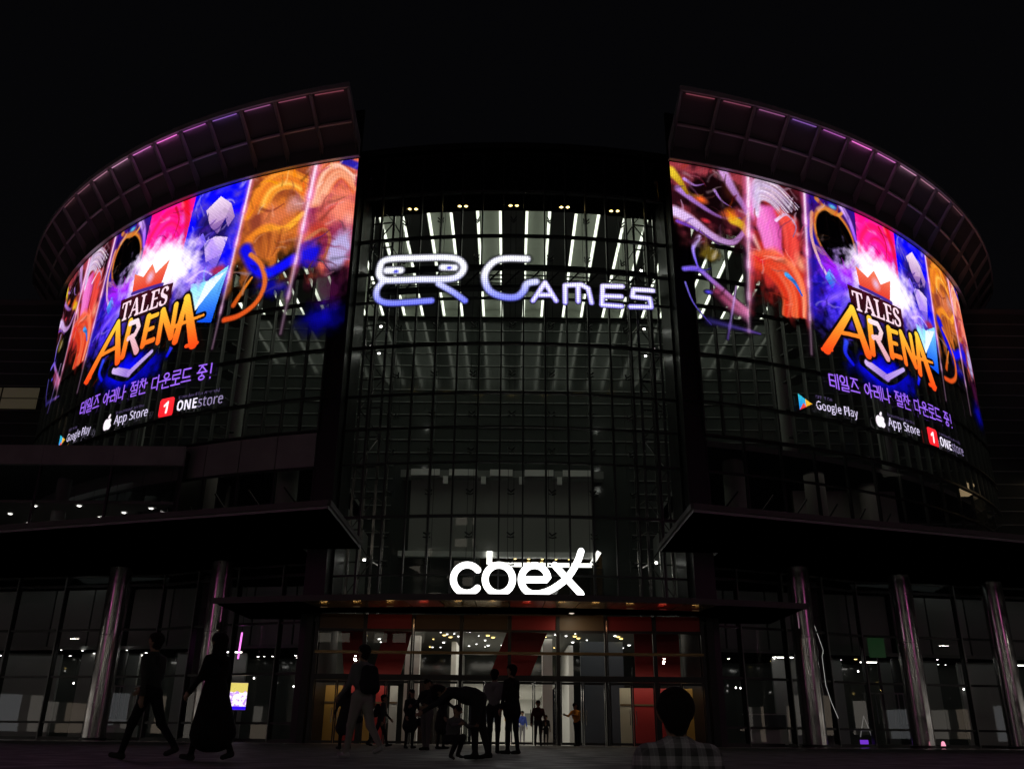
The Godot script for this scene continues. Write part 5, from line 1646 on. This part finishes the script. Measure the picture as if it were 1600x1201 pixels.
func hand_mesh(st: SurfaceTool, wrist: Vector3, dir: Vector3, side: Vector3, front: Vector3, s: float) -> void:
	# palm and five bent fingers; side points from little finger to thumb
	var palm := wrist + dir * 0.055 * s
	tube(st, [wrist, palm, wrist + dir * 0.085 * s], [0.026 * s, 0.036 * s, 0.034 * s], 8)
	for k in 4:
		var root := wrist + dir * 0.08 * s + side * (0.028 - 0.019 * k) * s
		var l: float = [0.072, 0.082, 0.076, 0.058][k] * s
		tube(st, [root, root + dir * l * 0.5 + front * 0.008 * s, root + dir * l * 0.9 + front * 0.032 * s], [0.0095 * s, 0.009 * s, 0.0075 * s], 6)
	var th := wrist + dir * 0.03 * s + side * 0.03 * s
	tube(st, [th, th + side * 0.026 * s + dir * 0.032 * s + front * 0.01 * s, th + side * 0.028 * s + dir * 0.062 * s + front * 0.024 * s], [0.012 * s, 0.0105 * s, 0.0085 * s], 6)


func person(label: String, x: float, z: float, yaw: float, H: float, o: Dictionary) -> Node3D:
	# o: lean, legs [l fwd, l knee, r fwd, r knee], arms [l fwd, l out, l bend, r fwd, r out, r bend], colours, extras
	var s := H / 1.75
	var skin: Color = o.get("skin", Color(0.32, 0.20, 0.14))
	var hair: Color = o.get("hair", Color(0.012, 0.010, 0.009))
	var top: Color = o.get("top", Color(0.03, 0.03, 0.035))
	var low: Color = o.get("low", Color(0.025, 0.025, 0.03))
	var shoe: Color = o.get("shoe", Color(0.03, 0.03, 0.03))
	var cell: float = o.get("cell", 0.024)
	var lean := deg_to_rad(o.get("lean", 2.0))
	var legs: Array = o.get("legs", [4, 3, -4, 3])
	var arms: Array = o.get("arms", [4, 10, 12, -4, 10, 12])
	var wide: float = o.get("wide", 1.0)
	var P := Vector3(0, 0.93, 0)
	var u := Vector3(0, cos(lean), sin(lean))
	var bones := []
	var feet := 1e9
	for k in 2:
		var e := 1.0 if k == 0 else -1.0
		var fw := deg_to_rad(legs[2 * k])
		var kn := deg_to_rad(legs[2 * k] - legs[2 * k + 1])
		var hip := P + Vector3(0.088 * e, -0.02, 0)
		var knee := hip + Vector3(0.012 * e, -cos(fw), sin(fw)) * 0.43
		var ankle := knee + Vector3(0, -cos(kn), sin(kn)) * 0.41
		var pitch := kn * 0.55
		var toe := ankle + Vector3(0.02 * e, -0.045 * cos(pitch) + 0.15 * sin(pitch), 0.16 * cos(pitch))
		var heel := ankle + Vector3(0, -0.045, -0.035)
		var loose: float = o.get("loose", 1.0)
		bones.append([hip, knee, 0.092 * loose, 0.062 * loose, low])
		bones.append([knee, ankle, 0.060 * loose, 0.042 * loose, low])
		bones.append([heel, toe, 0.042, 0.036, shoe])
		feet = minf(feet, minf(heel.y - 0.042, toe.y - 0.036))
	bones.append([P + Vector3(-0.06, 0, 0), P + Vector3(0.06, 0, 0), 0.118, 0.118, low])
	var w := 0.03 * wide
	bones.append([P + u * 0.10, P + u * 0.24, 0.122 * wide, 0.118 * wide, top])
	bones.append([P + u * 0.24 + Vector3(-0.05 - w, 0, 0), P + u * 0.40 + Vector3(-0.085 - w, 0, 0), 0.105, 0.098, top])
	bones.append([P + u * 0.24 + Vector3(0.05 + w, 0, 0), P + u * 0.40 + Vector3(0.085 + w, 0, 0), 0.105, 0.098, top])
	bones.append([P + u * 0.46 + Vector3(-0.14 * wide, 0, 0), P + u * 0.50, 0.062, 0.075, top])
	bones.append([P + u * 0.46 + Vector3(0.14 * wide, 0, 0), P + u * 0.50, 0.062, 0.075, top])
	var nod: float = deg_to_rad(o.get("nod", 0.0)) + lean * o.get("follow", 0.6)
	var hu := Vector3(0, cos(nod), sin(nod))
	var hf := Vector3(0, -sin(nod), cos(nod)).rotated(hu, deg_to_rad(o.get("look", 0.0)))
	var hr := hf.cross(hu)
	var nb := P + u * 0.51
	bones.append([nb, nb + hu * 0.09, 0.056, 0.052, skin])
	var hc := nb + hu * 0.19
	bones.append([hc + hu * 0.025 - hf * 0.012, hc + hu * 0.03 + hf * 0.006, 0.092, 0.088, skin])
	bones.append([hc - hu * 0.055 + hf * 0.035, hc + hf * 0.02, 0.058, 0.075, skin])
	bones.append([hc - hu * 0.005 + hf * 0.094, hc - hu * 0.025 + hf * 0.108, 0.008, 0.013, skin])
	for e in [-1, 1]: bones.append([hc + hr * 0.088 * e + hu * 0.01 - hf * 0.01, hc + hr * 0.092 * e - hu * 0.02, 0.014, 0.011, skin])
	var puff: float = o.get("puff", 0.0)
	bones.append([hc + hu * 0.045 - hf * 0.028, hc + hu * 0.062 + hf * 0.030, 0.096 + puff, 0.080 + puff, hair])
	bones.append([hc + hu * 0.02 - hf * 0.035, hc - hu * 0.05 - hf * 0.045, 0.090 + puff, 0.062 + puff * 0.5, hair])
	if o.get("long_hair", false):
		bones.append([hc - hf * 0.05, hc - hu * 0.22 - hf * 0.07, 0.085, 0.075, hair])
		for e in [-1, 1]: bones.append([hc + hr * 0.06 * e, hc + hr * 0.075 * e - hu * 0.20, 0.04, 0.035, hair])
	if o.has("coat"):
		# skirt of a coat: widths at waist, hem, and hem height
		var c: Array = o.coat
		var hem := Vector3(c[3] if c.size() > 3 else 0.0, c[2], c[4] if c.size() > 4 else 0.0)
		bones.append([P + Vector3(-0.03, 0.08, 0), hem + Vector3(-0.07, 0, 0), c[0], c[1], top])
		bones.append([P + Vector3(0.03, 0.08, 0), hem + Vector3(0.07, 0, 0), c[0], c[1], top])
	var hands := begin()
	for k in 2:
		var e := 1.0 if k == 0 else -1.0
		var fw := deg_to_rad(arms[3 * k]) + (lean if o.get("arms_follow", true) else 0.0)
		var ou := deg_to_rad(arms[3 * k + 1])
		var be := fw + deg_to_rad(arms[3 * k + 2])
		var sh := P + u * 0.465 + Vector3(0.178 * wide * e, 0, 0)
		var el := sh + Vector3(sin(ou) * e, -cos(fw) * cos(ou), sin(fw) * cos(ou)) * 0.285
		var fd := Vector3(sin(ou) * e * 0.35, -cos(be), sin(be)).normalized()
		var wr := el + fd * 0.245
		bones.append([sh, el, 0.058, 0.045, top])
		bones.append([el, wr, 0.044, 0.033, top if not o.get("short_sleeves", false) else skin])
		bones.append([wr, wr + fd * 0.05, 0.028, 0.030, skin])
		var front := Vector3(0, sin(be), cos(be))
		hand_mesh(hands, wr + fd * 0.01, fd, front, Vector3(-e, 0, 0), 1.0)
	for b in bones:
		for k in 2: b[k] = (b[k] - Vector3(0, feet, 0)) * s
		b[2] *= s
		b[3] *= s
	var root := thing("person", label, "person", Vector3(x, o.get("y", 0.0), z), yaw, o.get("group", ""))
	var vm := paint(Color(1, 1, 1), 0.85, 0, 0.3)
	vm.vertex_color_use_as_albedo = true
	part(root, "body", body_mesh(bones, cell, 0.035 * s), vm)
	part(root, "hands", hands.commit(), paint(skin, 0.6), Transform3D(Basis.IDENTITY.scaled(Vector3.ONE * s), Vector3(0, -feet * s, 0)))
	if o.has("plaid"):
		# loose checked shirt worn over the body
		var shirt := []
		for b in bones:
			if b[4] == top: shirt.append([b[0], b[1], b[2] + 0.012, b[3] + 0.012, top])
		part(root, "shirt", body_mesh(shirt, cell, 0.045), o.plaid)
	if o.has("backpack"):
		var c: Color = o.backpack
		var pack := []
		for e in [-1, 1]:
			pack.append([(P + u * 0.14 + Vector3(0.07 * e, -feet, 0) - Vector3(0, -sin(lean), cos(lean)) * 0.20) * s, (P + u * 0.40 + Vector3(0.06 * e, -feet, 0) - Vector3(0, -sin(lean), cos(lean)) * 0.18) * s, 0.11 * s, 0.09 * s, c])
			pack.append([(P + u * 0.20 + Vector3(0.11 * e, -feet, -0.1)) * s, (P + u * 0.46 + Vector3(0.11 * e, -feet, 0.07)) * s, 0.022 * s, 0.022 * s, c])
		part(root, "backpack", body_mesh(pack, cell, 0.05), vm)
	if o.has("bag"):
		# shoulder or hand bag: [x, y, z, size]
		var g: Array = o.bag
		var bag := [[Vector3(g[0], g[1] + g[3] * 0.5, g[2] - g[3] * 0.4), Vector3(g[0], g[1] + g[3] * 0.5, g[2] + g[3] * 0.4), g[3] * 0.42, g[3] * 0.42, Color(0.02, 0.02, 0.02)], [Vector3(g[0], g[1] + g[3] * 0.9, g[2] - g[3] * 0.3), Vector3(g[0], g[1] + g[3] * 1.8, g[2]), 0.015, 0.015, Color(0.02, 0.02, 0.02)]]
		part(root, "bag", body_mesh(bag, 0.02, 0.02), vm)
	return root


func people() -> void:
	var left := -PI / 2
	var right := PI / 2
	var away := PI
	var g := "people on the plaza"
	person("person in dark jacket striding left past the first steel column", -5.18, -13.5, left - 0.35, 1.76, {"legs": [24, 8, -24, 20], "arms": [-22, 8, 16, 26, 8, 22], "cell": 0.018, "lean": 5, "top": Color(.045, .045, .045), "low": Color(.015, .015, .018), "look": -10, "group": g})
	person("person in long black flared coat with covered hair walking left", -4.17, -13.2, left - 0.5, 1.70, {"legs": [18, 6, -18, 14], "arms": [10, 8, 30, -10, 8, 20], "cell": 0.018, "lean": 3, "top": Color(.008, .008, .009), "coat": [0.15, 0.27, 0.40, 0.02, -0.09], "low": Color(.01, .01, .01), "long_hair": true, "puff": 0.012, "group": g})
	person("tall person with backpack, grey sweatshirt and light loose trousers, mid-stride", -2.49, -15.8, left - 0.75, 1.80, {"legs": [16, 5, -20, 22], "arms": [12, 9, 35, -12, 9, 20], "cell": 0.018, "top": Color(.16, .16, .165), "low": Color(.30, .28, .26), "loose": 1.12, "shoe": Color(.45, .45, .45), "backpack": Color(.02, .02, .025), "group": g})
	person("person in black with a skirt behind the backpack wearer", -4.28, -24.7, away + 0.5, 1.65, {"legs": [8, 4, -8, 8], "arms": [6, 12, 30, -6, 14, 10], "coat": [0.14, 0.20, 0.55], "low": Color(.02, .015, .015), "bag": [-0.34, 0.62, 0.0, 0.24], "long_hair": true, "group": g})
	person("person with a backpack stepping right beside the red panel", -4.36, -32.0, right + 0.2, 1.68, {"legs": [22, 4, -22, 14], "lean": 8, "arms": [16, 8, 20, -18, 8, 14], "backpack": Color(.02, .02, .02), "group": g})
	person("leftmost person of the standing group before the doors, holding a bag", -2.93, -28.0, 0.6, 1.62, {"arms": [20, 14, 60, 8, 14, 30], "coat": [0.15, 0.19, 0.66], "long_hair": true, "bag": [0.30, 0.60, 0.05, 0.26], "group": g})
	person("person in dark top and grey trousers, second of the standing group", -2.18, -24.9, -0.5, 1.74, {"low": Color(.13, .13, .13), "loose": 1.1, "arms": [14, 14, 50, 14, 14, 60], "group": g})
	person("person in dark coat stretching one arm down to the right", -1.94, -27.3, right - 0.4, 1.62, {"arms": [52, 10, 8, 10, 12, 20], "coat": [0.15, 0.19, 0.62], "long_hair": true, "group": g})
	person("person in black bending far forward towards the ground", -0.50, -15.6, left - 0.15, 1.74, {"lean": 78, "legs": [6, 8, -6, 10], "arms": [-30, 8, 12, -22, 10, 20], "follow": 1.0, "nod": 18, "low": Color(.03, .03, .03), "wide": 1.25, "loose": 1.18, "puff": 0.015, "group": g})
	person("child crouching in front of the bending person", -0.95, -15.3, 0.7, 1.15, {"lean": 26, "legs": [98, 126, 92, 126], "loose": 1.25, "arms": [34, 10, 34, 40, 10, 30], "top": Color(.12, .12, .125), "group": g})
	person("person in grey T-shirt and black trousers standing with back turned", -0.33, -21.0, away - 0.15, 1.75, {"top": Color(.20, .20, .21), "short_sleeves": true, "arms": [18, 12, 70, 16, 14, 65], "group": g})
	person("person in long dark suit jacket standing beside the grey T-shirt", 0.07, -20.3, away + 0.9, 1.80, {"top": Color(.012, .012, .014), "coat": [0.135, 0.15, 0.80], "arms": [4, 7, 10, 2, 7, 8], "wide": 1.05, "group": g})
	person("person in dark maroon jacket walking out through the middle doors", 1.22, -39.2, 0.1, 1.75, {"top": Color(.05, .018, .018), "arms": [8, 14, 16, -8, 14, 16], "legs": [10, 4, -8, 8], "wide": 1.1, "group": g})
	person("child in dark clothes beside the person in the maroon jacket", 1.72, -43.5, 0.0, 1.28, {"cell": 0.03, "group": g})
	person("attendant in orange vest and black trousers leaning at the door", 2.9, -40.0, left + 0.9, 1.70, {"top": Color(.62, .26, .04), "low": Color(.012, .012, .012), "lean": 14, "arms": [40, 8, 40, 36, 8, 50], "wide": 1.08, "group": g})
	person("distant person in blue deep in the bright corridor", 0.75, -52.0, 0.2, 1.66, {"top": Color(.05, .08, .35), "low": Color(.25, .25, .28), "cell": 0.03, "group": g})
	# checked shirt: woven colour only
	var im := Image.create(96, 96, false, Image.FORMAT_RGB8)
	for y in 96:
		for x in 96:
			var a := 1.0 if posmod(x, 48) < 22 else 0.0
			var b := 1.0 if posmod(y, 48) < 22 else 0.0
			var v := 0.24 + 0.22 * (2.0 - a - b) + (0.10 if posmod(x, 48) in [34, 35] or posmod(y, 48) in [34, 35] else 0.0) + 0.03 * float((x + y) % 2)
			im.set_pixel(x, y, Color(v, v * 0.99, v * 1.02))
	var plaid := StandardMaterial3D.new()
	plaid.albedo_texture = ImageTexture.create_from_image(im)
	plaid.uv1_triplanar = true
	plaid.uv1_scale = Vector3(5.5, 5.5, 5.5)
	plaid.roughness = 0.9
	person("near person in checked shirt seen from behind on the lower street", 0.965, -5.4, away + 0.08, 1.74, {"y": -1.155, "cell": 0.014, "plaid": plaid, "top": Color(.10, .10, .11), "wide": 1.05, "arms": [10, 14, 40, 10, 14, 40], "nod": 4, "puff": 0.008, "group": g})
